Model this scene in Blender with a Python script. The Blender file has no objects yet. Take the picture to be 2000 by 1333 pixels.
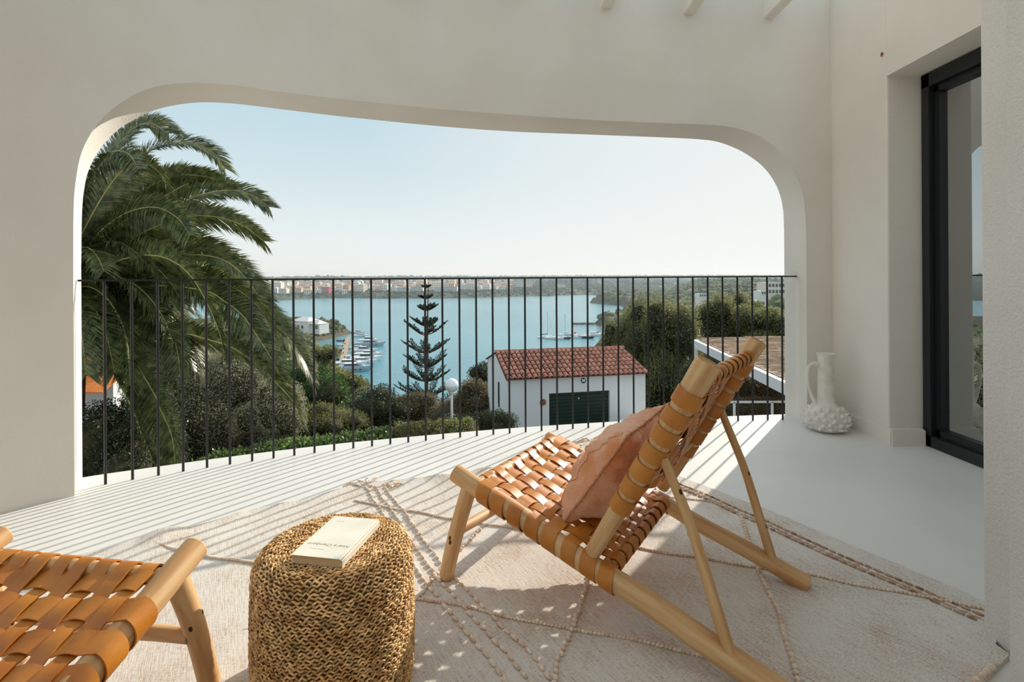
import bpy, bmesh, math, random
import numpy as np
from mathutils import Vector, Matrix, noise
random.seed(7); rng = np.random.default_rng(7)
PI = math.pi
sc = bpy.context.scene
COL = sc.collection
# ---------------------------------------------------------------- camera
H = 1.05; HZ = 543.6; FL = 1000.0; ROLL = 0.006
cd = bpy.data.cameras.new('camera'); cam = bpy.data.objects.new('camera', cd); COL.objects.link(cam)
cd.sensor_width = 36.0; cd.lens = 18.0; cd.clip_end = 20000; cd.clip_start = 0.02
cd.shift_y = -(666.5 - HZ) / 2000.0
cam.matrix_world = Matrix.Translation((0, 0, H)) @ Matrix.Rotation(PI / 2, 4, 'X') @ Matrix.Rotation(-ROLL, 4, 'Z')
sc.camera = cam
# ---------------------------------------------------------------- light
SUN_EL = math.radians(26.0); SUN_AZ = math.atan2(0.79, 1.0)
SUN_DIR = Vector((math.cos(SUN_EL) * math.sin(SUN_AZ), math.cos(SUN_EL) * math.cos(SUN_AZ), math.sin(SUN_EL)))
sd = bpy.data.lights.new('sun', 'SUN'); sun = bpy.data.objects.new('sun', sd); COL.objects.link(sun)
sd.energy = 4.0; sd.angle = math.radians(0.55); sd.color = (1.0, 0.92, 0.80)
sun.rotation_euler = SUN_DIR.to_track_quat('Z', 'Y').to_euler()
w = bpy.data.worlds.new('World'); sc.world = w; w.use_nodes = True
nt = w.node_tree; nt.nodes.clear()
def N(nt, t, **k):
    n = nt.nodes.new(t)
    for a, b in k.items():
        if a in n.inputs: n.inputs[a].default_value = b
        else: setattr(n, a, b)
    return n
tc = N(nt, 'ShaderNodeTexCoord'); sx = N(nt, 'ShaderNodeSeparateXYZ'); nt.links.new(tc.outputs['Generated'], sx.inputs[0])
cr = N(nt, 'ShaderNodeValToRGB'); e = cr.color_ramp.elements
e[0].position = 0.0; e[0].color = (0.70, 0.73, 0.71, 1)
e[1].position = 1.0; e[1].color = (0.56, 0.63, 0.69, 1)
for p_, c_ in ((0.07, (0.66, 0.71, 0.71, 1)), (0.2, (0.50, 0.615, 0.655, 1)), (0.34, (0.40, 0.545, 0.625, 1)), (0.6, (0.49, 0.59, 0.67, 1))):
    q = e.new(p_); q.color = c_
nt.links.new(sx.outputs[2], cr.inputs[0])
dt = N(nt, 'ShaderNodeVectorMath', operation='DOT_PRODUCT'); dt.inputs[1].default_value = SUN_DIR
nt.links.new(tc.outputs['Generated'], dt.inputs[0])
mr = N(nt, 'ShaderNodeMapRange'); mr.inputs[1].default_value = 0.62; mr.inputs[2].default_value = 1.0; mr.inputs[3].default_value = 0; mr.inputs[4].default_value = 0.85
nt.links.new(dt.outputs['Value'], mr.inputs[0])
mx = N(nt, 'ShaderNodeMix', data_type='RGBA'); nt.links.new(mr.outputs[0], mx.inputs[0]); nt.links.new(cr.outputs[0], mx.inputs[6]); mx.inputs[7].default_value = (0.74, 0.74, 0.715, 1)
bg = N(nt, 'ShaderNodeBackground', Strength=1.0); nt.links.new(mx.outputs[2], bg.inputs[0])
wo = N(nt, 'ShaderNodeOutputWorld'); nt.links.new(bg.outputs[0], wo.inputs[0])
sc.view_settings.view_transform = 'Standard'; sc.view_settings.look = 'None'; sc.view_settings.gamma = 1; sc.view_settings.use_curve_mapping = False
sc.view_settings.exposure = 0.33
sc.cycles.max_bounces = 10; sc.cycles.diffuse_bounces = 6; sc.cycles.transparent_max_bounces = 16
# ---------------------------------------------------------------- geometry of the view
def ray(u, v):
    a = u - 1000; b = v - HZ
    return np.array([(a - ROLL * b) / FL, 1.0, -(ROLL * a + b) / FL])
def F(u, v, z=0.0):
    d = ray(u, v); t = (z - H) / d[2]
    return Vector((t * d[0], t, z))
def P(u, v, Y):
    d = ray(u, v); return Vector((d[0] * Y, Y, H + d[2] * Y))
# ---------------------------------------------------------------- helpers
def tag(o, label=None, cat=None, group=None, kind=None):
    if label: o['label'] = label
    if cat: o['category'] = cat
    if group: o['group'] = group
    if kind: o['kind'] = kind
    return o
def empty(name, loc=(0, 0, 0), rz=0.0, **k):
    o = bpy.data.objects.new(name, None); COL.objects.link(o); o.location = loc; o.rotation_euler = (0, 0, rz); o.empty_display_size = .1
    return tag(o, **k)
def link(name, me, mats=None, parent=None, mw=None):
    o = bpy.data.objects.new(name, me); COL.objects.link(o)
    if mats:
        for m in (mats if isinstance(mats, (list, tuple)) else [mats]): me.materials.append(m)
    if parent: o.parent = parent
    if mw is not None: o.matrix_local = mw
    return o
def np_mesh(name, V, Fc, smooth=False, mi=None):
    """V (n,3), Fc (m,k) equal sized faces"""
    V = np.asarray(V, dtype=np.float32); Fc = np.asarray(Fc, dtype=np.int32)
    me = bpy.data.meshes.new(name); k = Fc.shape[1]
    me.vertices.add(len(V)); me.vertices.foreach_set('co', V.ravel())
    me.loops.add(Fc.size); me.loops.foreach_set('vertex_index', Fc.ravel())
    me.polygons.add(len(Fc)); me.polygons.foreach_set('loop_start', np.arange(0, Fc.size, k, dtype=np.int32))
    try: me.polygons.foreach_set('loop_total', np.full(len(Fc), k, dtype=np.int32))
    except Exception: pass
    if mi is not None: me.polygons.foreach_set('material_index', np.asarray(mi, dtype=np.int32))
    me.polygons.foreach_set('use_smooth', np.full(len(Fc), smooth))
    me.update(calc_edges=True); me.validate()
    return me
class MB:
    """collects faces of any size into one mesh"""
    def __init__(s): s.v = []; s.f = []; s.m = []; s.sm = []
    def add(s, V, Fc, m=0, smooth=False):
        b = len(s.v); s.v.extend([tuple(p) for p in V]); s.f.extend([tuple(b + i for i in f) for f in Fc]); s.m += [m] * len(Fc); s.sm += [smooth] * len(Fc)
    def box(s, c, d, rz=0.0, m=0, M=None):
        V = []
        for x in (-.5, .5):
            for y in (-.5, .5):
                for z in (-.5, .5):
                    p = Vector((x * d[0], y * d[1], z * d[2]))
                    if rz: p.rotate(Matrix.Rotation(rz, 3, 'Z'))
                    p = p + Vector(c)
                    V.append(M @ p if M else p)
        s.add(V, [(0, 1, 3, 2), (4, 6, 7, 5), (0, 4, 5, 1), (2, 3, 7, 6), (0, 2, 6, 4), (1, 5, 7, 3)], m)
    def tube(s, pts, r, n=8, m=0, caps=True, smooth=True):
        pts = [Vector(p) for p in pts]; L = len(pts)
        if not hasattr(r, '__len__'): r = [r] * L
        V = []; up = None
        for i, p in enumerate(pts):
            t = (pts[min(i + 1, L - 1)] - pts[max(i - 1, 0)])
            if t.length < 1e-9: t = Vector((0, 0, 1))
            t.normalize()
            if up is None: up = t.orthogonal().normalized()
            up = (up - t * up.dot(t))
            up = up.normalized() if up.length > 1e-6 else t.orthogonal().normalized()
            sd_ = t.cross(up)
            for k in range(n):
                a = 2 * PI * k / n; V.append(p + (up * math.cos(a) + sd_ * math.sin(a)) * r[i])
        Fc = [(i * n + k, i * n + (k + 1) % n, (i + 1) * n + (k + 1) % n, (i + 1) * n + k) for i in range(L - 1) for k in range(n)]
        s.add(V, Fc, m, smooth)
        if caps:
            s.add(V[:n], [tuple(reversed(range(n)))], m); s.add(V[-n:], [tuple(range(n))], m)
    def lathe(s, prof, n=24, c=(0, 0, 0), m=0, smooth=True, M=None):
        V = []
        for r, z in prof:
            for k in range(n):
                a = 2 * PI * k / n; p = Vector((r * math.cos(a), r * math.sin(a), z)) + Vector(c); V.append(M @ p if M else p)
        Fc = [(i * n + k, i * n + (k + 1) % n, (i + 1) * n + (k + 1) % n, (i + 1) * n + k) for i in range(len(prof) - 1) for k in range(n)]
        s.add(V, Fc, m, smooth)
    def mesh(s, name):
        me = bpy.data.meshes.new(name); me.from_pydata(s.v, [], s.f)
        me.polygons.foreach_set('material_index', s.m); me.polygons.foreach_set('use_smooth', s.sm); me.update(); return me
    def build(s, name, mats, parent=None, mw=None): return link(name, s.mesh(name), mats, parent, mw)
def bevel_box(name, lo, hi, mat_, parent=None, bev=.004, seg=2):
    bm = bmesh.new(); bmesh.ops.create_cube(bm, size=1.0)
    for v in bm.verts: v.co = Vector([lo[i] + (v.co[i] + .5) * (hi[i] - lo[i]) for i in range(3)])
    if bev: bmesh.ops.bevel(bm, geom=bm.edges[:], offset=bev, segments=seg, affect='EDGES')
    me = bpy.data.meshes.new(name); bm.to_mesh(me); bm.free()
    return link(name, me, mat_, parent)
def crom(pts, n):
    """Catmull-Rom resample to n points"""
    pts = [np.array(p, float) for p in pts]; pts = [2 * pts[0] - pts[1]] + pts + [2 * pts[-1] - pts[-2]]
    out = []; segs = len(pts) - 3
    for i in range(n):
        t = i / (n - 1) * segs; k = min(int(t), segs - 1); t -= k
        a, b, c, d = pts[k:k + 4]
        out.append(.5 * ((2 * b) + (c - a) * t + (2 * a - 5 * b + 4 * c - d) * t * t + (3 * b - a - 3 * c + d) * t ** 3))
    return np.array(out)
# ---------------------------------------------------------------- materials
def srgb(r, g, b): return tuple(((c / 255 / 12.92) if c / 255 < .04045 else ((c / 255 + .055) / 1.055) ** 2.4) for c in (r, g, b)) + (1,)
def mat(name, col, rough=.6, col2=None, scale=8, stretch=(1, 1, 1), bump=0, bscale=60, spec=.5, metal=0, island=0, detail=4, trans=0, coord='Object', bstretch=None, coat=0, ramp=(.35, .65), bdist=.01, sheen=0):
    m = bpy.data.materials.new(name); m.use_nodes = True; t = m.node_tree; t.nodes.clear()
    out = N(t, 'ShaderNodeOutputMaterial'); b = N(t, 'ShaderNodeBsdfPrincipled')
    b.inputs['Base Color'].default_value = col; b.inputs['Roughness'].default_value = rough; b.inputs['Specular IOR Level'].default_value = spec; b.inputs['Metallic'].default_value = metal
    if coat: b.inputs['Coat Weight'].default_value = coat
    if sheen: b.inputs['Sheen Weight'].default_value = sheen
    t.links.new(b.outputs[0], out.inputs[0])
    tcn = N(t, 'ShaderNodeTexCoord')
    cs = None
    if col2 is not None:
        mp = N(t, 'ShaderNodeMapping'); mp.inputs['Scale'].default_value = stretch; t.links.new(tcn.outputs[coord], mp.inputs[0])
        nz = N(t, 'ShaderNodeTexNoise', Scale=scale, Detail=detail); t.links.new(mp.outputs[0], nz.inputs['Vector'])
        rm = N(t, 'ShaderNodeMapRange'); rm.inputs[1].default_value = ramp[0]; rm.inputs[2].default_value = ramp[1]; t.links.new(nz.outputs[0], rm.inputs[0])
        mxn = N(t, 'ShaderNodeMix', data_type='RGBA'); mxn.inputs[6].default_value = col; mxn.inputs[7].default_value = col2
        t.links.new(rm.outputs[0], mxn.inputs[0]); cs = mxn.outputs[2]
    if island:
        ge = N(t, 'ShaderNodeNewGeometry'); hs = N(t, 'ShaderNodeHueSaturation')
        r2 = N(t, 'ShaderNodeMapRange'); r2.inputs[3].default_value = 1 - island; r2.inputs[4].default_value = 1 + island
        t.links.new(ge.outputs['Random Per Island'], r2.inputs[0]); t.links.new(r2.outputs[0], hs.inputs['Value'])
        if cs is None: hs.inputs['Color'].default_value = col
        else: t.links.new(cs, hs.inputs['Color'])
        cs = hs.outputs[0]
    if cs is not None: t.links.new(cs, b.inputs['Base Color'])
    if bump:
        mp2 = N(t, 'ShaderNodeMapping'); mp2.inputs['Scale'].default_value = bstretch or stretch; t.links.new(tcn.outputs[coord], mp2.inputs[0])
        n2 = N(t, 'ShaderNodeTexNoise', Scale=bscale, Detail=5.0); t.links.new(mp2.outputs[0], n2.inputs['Vector'])
        bp = N(t, 'ShaderNodeBump', Strength=bump, Distance=bdist); t.links.new(n2.outputs[0], bp.inputs['Height']); t.links.new(bp.outputs[0], b.inputs['Normal'])
    if trans:
        tl = N(t, 'ShaderNodeBsdfTranslucent'); mxs = N(t, 'ShaderNodeMixShader', Fac=trans)
        if cs is not None: t.links.new(cs, tl.inputs[0])
        else: tl.inputs[0].default_value = col
        t.links.new(b.outputs[0], mxs.inputs[1]); t.links.new(tl.outputs[0], mxs.inputs[2]); t.links.new(mxs.outputs[0], out.inputs[0])
    return m
M = {}
M['wall'] = mat('white_plaster', srgb(231, 226, 217), .85, srgb(224, 218, 208), 1.5, bump=.35, bscale=70, bdist=.006)
M['wallrough'] = mat('rough_stucco', srgb(228, 224, 218), .9, srgb(219, 214, 207), 2, bump=.9, bscale=130, bdist=.006)
M['floor'] = mat('microcement_floor', srgb(229, 227, 221), .4, srgb(221, 219, 213), 1.6, bump=.04, bscale=8, spec=.32)
M['black'] = mat('black_metal', srgb(22, 24, 25), .42, spec=.5)
M['frame'] = mat('anthracite_frame', srgb(24, 29, 31), .38, spec=.5)
M['wood'] = mat('pale_teak', srgb(222, 184, 134), .55, srgb(196, 148, 96), 9, (6, 6, .55), bump=.25, bscale=14, bdist=.003)
M['endwood'] = mat('cut_wood_end', srgb(196, 154, 104), .7, srgb(160, 112, 66), 30, bump=.2, bscale=60)
M['knot'] = mat('wood_knot', srgb(70, 42, 22), .8)
M['leather'] = mat('cognac_leather', srgb(202, 130, 46), .40, srgb(174, 102, 27), 9, bump=.16, bscale=55, spec=.5, bdist=.004)
M['rivet'] = mat('dark_rivet', srgb(34, 24, 18), .35, metal=.5)
M['paper'] = mat('cream_cover', srgb(236, 234, 220), .6, srgb(226, 224, 208), 12)
M['pages'] = mat('book_pages', srgb(226, 196, 150), .8, srgb(196, 160, 116), 300, (.02, .02, 1))
M['ink'] = mat('bronze_ink', srgb(150, 130, 92), .6)
M['ceramic'] = mat('chalky_ceramic', srgb(232, 227, 218), .85, srgb(214, 206, 194), 14, bump=.5, bscale=45, bdist=.004)
M['concrete'] = mat('pale_render', srgb(244, 245, 245), .85, srgb(236, 238, 240), .6, bump=.1, bscale=30)
# ================================================================ SHELL
INNER = crom([(-2.90, 1.52), (-2.78, 1.72), (-2.52, 2.06), (-2.312, 2.306), (-2.144, 2.494), (-1.85, 2.70), (-1.5, 2.865), (-.88, 3.10), (-.24, 3.30), (.42, 3.45), (1.08, 3.56), (1.75, 3.635), (2.09, 3.665), (2.36, 3.745)], 600)
OUTER = crom([(-3.2, 1.62), (-3.04, 1.88), (-2.78, 2.24), (-2.5, 2.54), (-2.303, 2.725), (-2.025, 2.871), (-1.663, 3.045), (-1.183, 3.24), (-.927, 3.325), (-.473, 3.459), (-.017, 3.579), (.491, 3.684), (.993, 3.769), (1.677, 3.86), (2.067, 3.898), (2.7, 3.97)], 700)
def arcpar(C):
    d = np.hypot(*np.diff(C, axis=0).T); return np.concatenate([[0], np.cumsum(d)])
SI, SO = arcpar(INNER), arcpar(OUTER)
def hit(C, S, u, v):
    d = ray(u, v); ratio = C[:, 0] / C[:, 1]
    k = np.searchsorted(ratio, d[0]); k = min(max(k, 1), len(C) - 1)
    t = (d[0] - ratio[k - 1]) / (ratio[k] - ratio[k - 1] + 1e-12)
    p = C[k - 1] + t * (C[k] - C[k - 1]); s = S[k - 1] + t * (S[k] - S[k - 1])
    return s, H + d[2] * p[1]
inpx = [(143, 520), (144, 400), (150, 340), (160, 296), (180, 257), (205, 226), (240, 198), (280, 177), (325, 165), (375, 162), (430, 164), (490, 171), (560, 181), (700, 197), (850, 212), (1000, 224), (1150, 234), (1280, 240), (1370, 243), (1420, 247), (1458, 256), (1490, 270), (1520, 294), (1545, 326), (1562, 362), (1571, 400), (1574, 450)]
outpx = [(158.5, 520), (160, 420), (164, 372), (174, 330), (196, 290), (225, 258), (258, 236), (300, 216), (345, 205), (395, 200), (450, 202), (505, 208), (570, 216), (700, 231), (850, 246), (1000, 257), (1150, 263), (1280, 268), (1360, 272), (1400, 277), (1434, 289), (1462, 304), (1490, 326), (1510, 352), (1522, 378), (1529, 410), (1531, 450)]
Li = [hit(INNER, SI, *q) for q in inpx]; Lo = [hit(OUTER, SO, *q) for q in outpx]
def at(C, S, s): return np.array([np.interp(s, S, C[:, 0]), np.interp(s, S, C[:, 1])])
NTOP = 160
def loopify(L):
    L = crom(L, NTOP)
    L[:, 0] = np.maximum.accumulate(L[:, 0] + np.arange(NTOP) * 1e-5)
    a = [(L[0, 0], z) for z in np.linspace(0, L[0, 1], 12, endpoint=False)]
    b = [(L[-1, 0], z) for z in np.linspace(L[-1, 1], 0, 13)[1:]]
    return np.array(a + [tuple(x) for x in L] + b), L
LI, TI = loopify(Li); LO, TO = loopify(Lo)
ZTOP = 3.10
wob = lambda x, a=.003: a * noise.noise(Vector((x * 3.1, 2.2, 9.7)))
def wall_face(C, S, T, top, s0, s1, flip):
    mb = MB()
    cols = sorted(set(list(np.linspace(s0, T[0, 0], 30)) + list(T[:, 0]) + list(np.linspace(T[-1, 0], s1, 12))))
    nz = 10; V = []; 
    for s in cols:
        zb = 0.0 if (s < T[0, 0] or s > T[-1, 0]) else float(np.interp(s, T[:, 0], T[:, 1]))
        x, y = at(C, S, s)
        for j in range(nz + 1): V.append((x, y, zb + (top - zb) * j / nz))
    Fc = []
    for i in range(len(cols) - 1):
        for j in range(nz):
            a = i * (nz + 1) + j; f = (a, a + nz + 1, a + nz + 2, a + 1)
            sm_ = .5 * (cols[i] + cols[i + 1])
            Fc.append(f if not flip else f[::-1])
    # columns at the two edges of the opening need a full height partner
    mb.add(V, Fc, 0, True)
    # vertical jamb part of the opening edge (below the curve start)
    return mb
def wall_mesh():
    mb = MB()
    for C, S, T, s0, s1, fl in ((INNER, SI, TI, SI[0], SI[-1], False), (OUTER, SO, TO, SO[0], SO[-1], True)):
        # left solid, top band, right solid as separate strips sharing positions
        def strip(cols, bots):
            V = []; nz = 12
            for s, zb in zip(cols, bots):
                x, y = at(C, S, s)
                for j in range(nz + 1): V.append((x, y, zb + (ZTOP - zb) * j / nz))
            Fc = []
            for i in range(len(cols) - 1):
                for j in range(nz):
                    a = i * (nz + 1) + j; f = (a, a + nz + 1, a + nz + 2, a + 1); Fc.append(f[::-1] if fl else f)
            mb.add(V, Fc, 0, True)
        c = list(np.linspace(s0, T[0, 0], 40)); strip(c, [-.02] * len(c))
        strip(list(T[:, 0]), list(T[:, 1]))
        c = list(np.linspace(T[-1, 0], s1, 12)); strip(c, [-.02] * len(c))
    # reveal with softened inner edge
    n = len(LI); rows = []
    for k, tt in enumerate((0, .012, .04, .3, .65, .96, .988, 1.0)):
        r = []
        for i in range(n):
            a = at(INNER, SI, LI[i, 0]); b = at(OUTER, SO, LO[i, 0])
            p = np.array([a[0] + (b[0] - a[0]) * tt, a[1] + (b[1] - a[1]) * tt, LI[i, 1] + (LO[i, 1] - LI[i, 1]) * tt])
            r.append(p)
        rows.append(r)
    V = [p for r in rows for p in r]
    Fc = [(a * n + i, a * n + i + 1, (a + 1) * n + i + 1, (a + 1) * n + i) for a in range(len(rows) - 1) for i in range(n - 1)]
    mb.add(V, Fc, 0, True)
    return mb
wm_ = wall_mesh(); pa, pb = at(INNER, SI, 0), at(OUTER, SO, 0); wm_.add([(pa[0], pa[1], 0), (pb[0], pb[1], 0), (pb[0], pb[1], ZTOP), (pa[0], pa[1], ZTOP)], [(0, 1, 2, 3)])
o = wm_.build('wall_front', M['wall']); tag(o, 'white plastered curved wall with a wide rounded opening over the balcony', kind='structure')
# floor slab following the outer curve
mb = MB(); n = 160
ss = np.linspace(SO[0], SO[-1], n); oc = np.array([at(OUTER, SO, s) for s in ss])
top = []; 
for x, y in oc:
    for j in range(7): top.append((x, -3.0 + (y + 3.0) * j / 6, 0))
mb.box((-3.5, -.7, -.14), (.7, 4.6, .28))
mb.add(top, [(i * 7 + j, (i + 1) * 7 + j, (i + 1) * 7 + j + 1, i * 7 + j + 1) for i in range(n - 1) for j in range(6)])
V = [(x, y, 0) for x, y in oc] + [(x, y, -.28) for x, y in oc] + [(x, -3, -.28) for x, y in oc]
mb.add(V, [(i, i + 1, n + i + 1, n + i) for i in range(n - 1)] + [(n + i, n + i + 1, 2 * n + i + 1, 2 * n + i) for i in range(n - 1)])
mb.box((3.6, .5, -.14), (1.9, 7.0, .28))
o = mb.build('floor', M['floor']); tag(o, 'pale polished microcement terrace floor', kind='structure')
# white beams; unseen ceiling cut back behind the camera to let light in
mb = MB(); mb.box((0, -1.6, ZTOP + .1), (7.5, 3.0, .2)); o = mb.build('ceiling', M['wall']); tag(o, 'unseen white ceiling behind the camera, cut back to let light in', kind='structure')
mb = MB(); mb.box((.8, -3.05, 1.5), (6.0, .1, 3.3)); o = mb.build('wall_back', M['wall']); tag(o, 'white house wall behind the camera', kind='structure')
for i, xx in enumerate((-1.73, -1.14, -.55, .04, .655, 1.25, 1.84)):
    y1 = float(np.interp(xx, INNER[:, 0], INNER[:, 1])) + .05
    o = bevel_box('ceiling_beam', (xx - .037, -1.2, 2.885 + (0.04 if i == 3 else 0)), (xx + .037, y1, ZTOP + .02), M['wall'], bev=.006)
    tag(o, None, kind='structure')
wx0 = 2.55
# right wall : pier next to the arch, lintel, window reveal
XW = 2.34
mb = MB()
mb.box(((XW + 2.95) / 2, (3.19 + 4.2) / 2, ZTOP / 2), (2.95 - XW, 4.2 - 3.19, ZTOP + .05))
o = link('wall_right', mb.mesh('wall_right'), M['wall']); tag(o, 'white wall between the arch and the glazed door', kind='structure')
bv = o.modifiers.new('b', 'BEVEL'); bv.width = .012; bv.segments = 3
mb = MB(); mb.box(((XW + 2.95) / 2, (1.2 + 3.19) / 2, (2.295 + ZTOP) / 2 + .02), (2.95 - XW, 3.19 - 1.2 + .001, ZTOP - 2.295 + .04))
o = link('wall_above_door', mb.mesh('wall_above'), M['wall']); o.name = 'wall_lintel'; tag(o, 'white wall above the glazed door', kind='structure')
o = bevel_box('baseboard_right', (XW - .014, 3.148, -.01), (wx0 - .005, 3.70, .10), M['wall'], bev=.008); tag(o, 'low white plinth along the right wall', kind='structure')
# window / glazed door
wx = 2.55
fr = empty('window_1', (wx, 2.2, 0)); tag(fr, 'tall anthracite framed glazed door on the right', kind='structure')
def part_box(name, lo, hi, m_, parent, bev=.003):
    lo = [lo[i] - parent.location[i] for i in range(3)]; hi = [hi[i] - parent.location[i] for i in range(3)]
    return bevel_box(name, lo, hi, m_, parent, bev)
yA, yB = 3.185, 1.55
for lo, hi in (((wx, yA - .062, .0), (wx + .09, yA, 2.29)), ((wx, yB, 0), (wx + .09, yB + .085, 2.29)), ((wx, yB, .0), (wx + .09, yA, .07)), ((wx, yB, 2.205), (wx + .09, yA, 2.29))):
    part_box('outer_frame', lo, hi, M['frame'], fr)
for lo, hi in (((wx + .03, yA - .095, .06), (wx + .075, yA - .055, 2.22)), ((wx + .03, yB + .08, .06), (wx + .075, yB + .135, 2.22)), ((wx + .03, yB + .1, .06), (wx + .075, yA - .06, .115)), ((wx + .03, yB + .1, 2.165), (wx + .075, yA - .06, 2.215))):
    part_box('sash', lo, hi, M['frame'], fr)
gm = bpy.data.materials.new('window_glass'); gm.use_nodes = True; t = gm.node_tree; t.nodes.clear()
gl = N(t, 'ShaderNodeBsdfGlossy', Roughness=.0); gl.inputs[0].default_value = (.92, .96, .97, 1); tr = N(t, 'ShaderNodeBsdfTransparent'); tr.inputs[0].default_value = (.75, .8, .78, 1)
fn = N(t, 'ShaderNodeFresnel', IOR=1.5); ma = N(t, 'ShaderNodeMath', operation='MULTIPLY_ADD'); ma.inputs[1].default_value = 1.2; ma.inputs[2].default_value = .42; ma.use_clamp = True
t.links.new(fn.outputs[0], ma.inputs[0]); ms = N(t, 'ShaderNodeMixShader'); t.links.new(ma.outputs[0], ms.inputs[0]); t.links.new(tr.outputs[0], ms.inputs[1]); t.links.new(gl.outputs[0], ms.inputs[2])
t.links.new(ms.outputs[0], N(t, 'ShaderNodeOutputMaterial').inputs[0])
part_box('pane', (wx + .058, yB + .12, .10), (wx + .066, yA - .08, 2.18), gm, fr, 0)
# room behind the glass
mb = MB()
mb.box((4.6, 2.3, 1.4), (.1, 3.6, 3.2)); mb.box((3.7, 4.15, 1.4), (1.9, .1, 3.2)); mb.box((3.7, .45, 1.4), (1.9, .1, 3.2)); mb.box((3.7, 2.3, 3.05), (1.9, 3.6, .1))
o = mb.build('wall_indoor', M['wall']); tag(o, 'white walls of the dim room behind the glazed door', kind='structure')
# wall in the near right foreground
mb = MB(); mb.box((1.9, 1.389, ZTOP / 2), (2 * (1.9 - 1.364), .21, ZTOP + .04)); mb.box((1.87, .05, ZTOP / 2), (2 * (1.87 - 1.24), 2.48, ZTOP + .04))
o = link('wall_near', mb.mesh('wall_near'), M['wallrough']); tag(o, 'rough stuccoed wall end in the right foreground', kind='structure')
bv = o.modifiers.new('b', 'BEVEL'); bv.width = .015; bv.segments = 3
# small dry leaf stuck on the right wall
p = P(1727, 107, XW / .727)
mb = MB(); q = [Vector((0, 0, 0)), Vector((-.004, .012, .008)), Vector((-.008, .004, -.012)), Vector((-.003, -.011, .006)), Vector((-.01, .0, .012))]
mb.add(q, [(0, 1, 2), (0, 2, 3), (0, 3, 4), (0, 4, 1)]); mb.add([x + Vector((-.002, 0, 0)) for x in q], [(2, 1, 0), (3, 2, 0), (4, 3, 0), (1, 4, 0)])
mb.tube([(0, 0, 0), (-.004, .003, .02)], .0015, 5)
o = mb.build('wall_hook', mat('rusty_brown', srgb(150, 92, 50), .7)); o.location = (XW - .001, p.y, p.z); tag(o, 'tiny rusty brown hook on the white wall above the vase', 'hook')

# ================================================================ RAILING
hb = [5.747e-01, -1.0056, .881, -.4175]
X, Y, D = -1.9994 * H, 2.511 * H, .107 * H; BAR = [(X, Y)]
for k in range(38):
    s_ = (k + .5) / 39; th = sum(hb[j] * s_ ** j for j in range(4)); X += D * math.cos(th); Y += D * math.sin(th); BAR.append((X, Y))
rl = empty('balcony_railing', (BAR[19][0], BAR[19][1], 0)); tag(rl, 'thin black metal balustrade curving along the balcony edge', 'railing')
off = Vector((-BAR[19][0], -BAR[19][1], 0))
th0 = hb[0]; A0 = (BAR[0][0] - .105 * math.cos(th0 + .02), BAR[0][1] - .105 * math.sin(th0 + .02)); A1 = (BAR[-1][0] + .11, BAR[-1][1] + .012)
pts = [A0] + BAR + [A1]
mb = MB(); V = []
for i, (x, y) in enumerate(pts):
    a = Vector(pts[min(i + 1, len(pts) - 1)]) - Vector(pts[max(i - 1, 0)]); a.normalize(); nn = Vector((-a.y, a.x)) * .011
    for sx_, sz_ in ((1, 1), (1, -1), (-1, -1), (-1, 1)): V.append((x + nn.x * sx_ + off.x, y + nn.y * sx_ + off.y, H + .0005 + .0052 * sz_))
mb.add(V, [(i * 4 + k, i * 4 + (k + 1) % 4, i * 4 + 4 + (k + 1) % 4, i * 4 + 4 + k) for i in range(len(pts) - 1) for k in range(4)] + [(0, 1, 2, 3), (len(V) - 1, len(V) - 2, len(V) - 3, len(V) - 4)])
mb.build('top_rail', M['black'], rl)
bm_ = MB(); bm_.tube([(0, 0, 0), (0, 0, H)], .0067, 10, caps=False); bme = bm_.mesh('baluster'); bme.materials.append(M['black'])
for x, y in BAR:
    o = link('baluster', bme, None, rl); o.location = (x + off.x, y + off.y, 0)
# ================================================================ RUG
RC = Vector((.56, 3.25)); e1 = Vector((.5, -.866)); g1 = Vector((-.866, -.5))
def rugz(x, y):
    v = .013 * noise.noise(Vector((x * 2.3, y * 2.3, .3))) + .008 * noise.noise(Vector((x * 6, y * 3.5, 4.3)))
    return max(.006, .012 + v)
def rugpt(a, t):
    """a along e (0..2), t along g (0..3.0)"""
    o_ = np.interp(t, [0, .33, .8, 1.0, 1.25, 1.49, 1.75, 1.97, 2.3, 3.1], [0, -.02, .08, .10, 0, -.09, -.04, -.05, .04, .1])
    aa = o_ + a * (2.0 - o_) / 2.0
    edge = math.exp(-a / .05)
    t2 = t + .02 * math.sin(a * 3.1) * math.exp(-t / .5)
    p = RC + e1 * aa + g1 * t2
    z = rugz(p.x, p.y) + edge * (.010 + .04 * max(0, noise.noise(Vector((t * 5, 1.1, 3)))))
    if p.x > 1.352 and p.y < 1.506:
        if p.y < 1.47 or p.x > 1.6: z += .006 * min(1, (p.x - 1.352) * 6)
        if 1.506 - p.y < p.x - 1.352: p.y = 1.506
        else: p.x = 1.352
    return Vector((p.x, p.y, z))
rug = empty('rug', (RC.x, RC.y, 0)); tag(rug, 'handwoven beige wool rug with raised braided diamond lines under the chairs', 'rug')
na, ntt = 150, 220
V = [rugpt(2.0 * i / na, 3.0 * j / ntt) for i in range(na + 1) for j in range(ntt + 1)]; W_ = ntt + 1
mb = MB(); mb.add(V, [(i * W_ + j, i * W_ + j + 1, (i + 1) * W_ + j + 1, (i + 1) * W_ + j) for i in range(na) for j in range(ntt)], 0, True)
bd = [V[j] for j in range(W_)] + [V[i * W_ + ntt] for i in range(1, na + 1)] + [V[na * W_ + j] for j in range(ntt - 1, -1, -1)] + [V[i * W_] for i in range(na - 1, 0, -1)]
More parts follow.
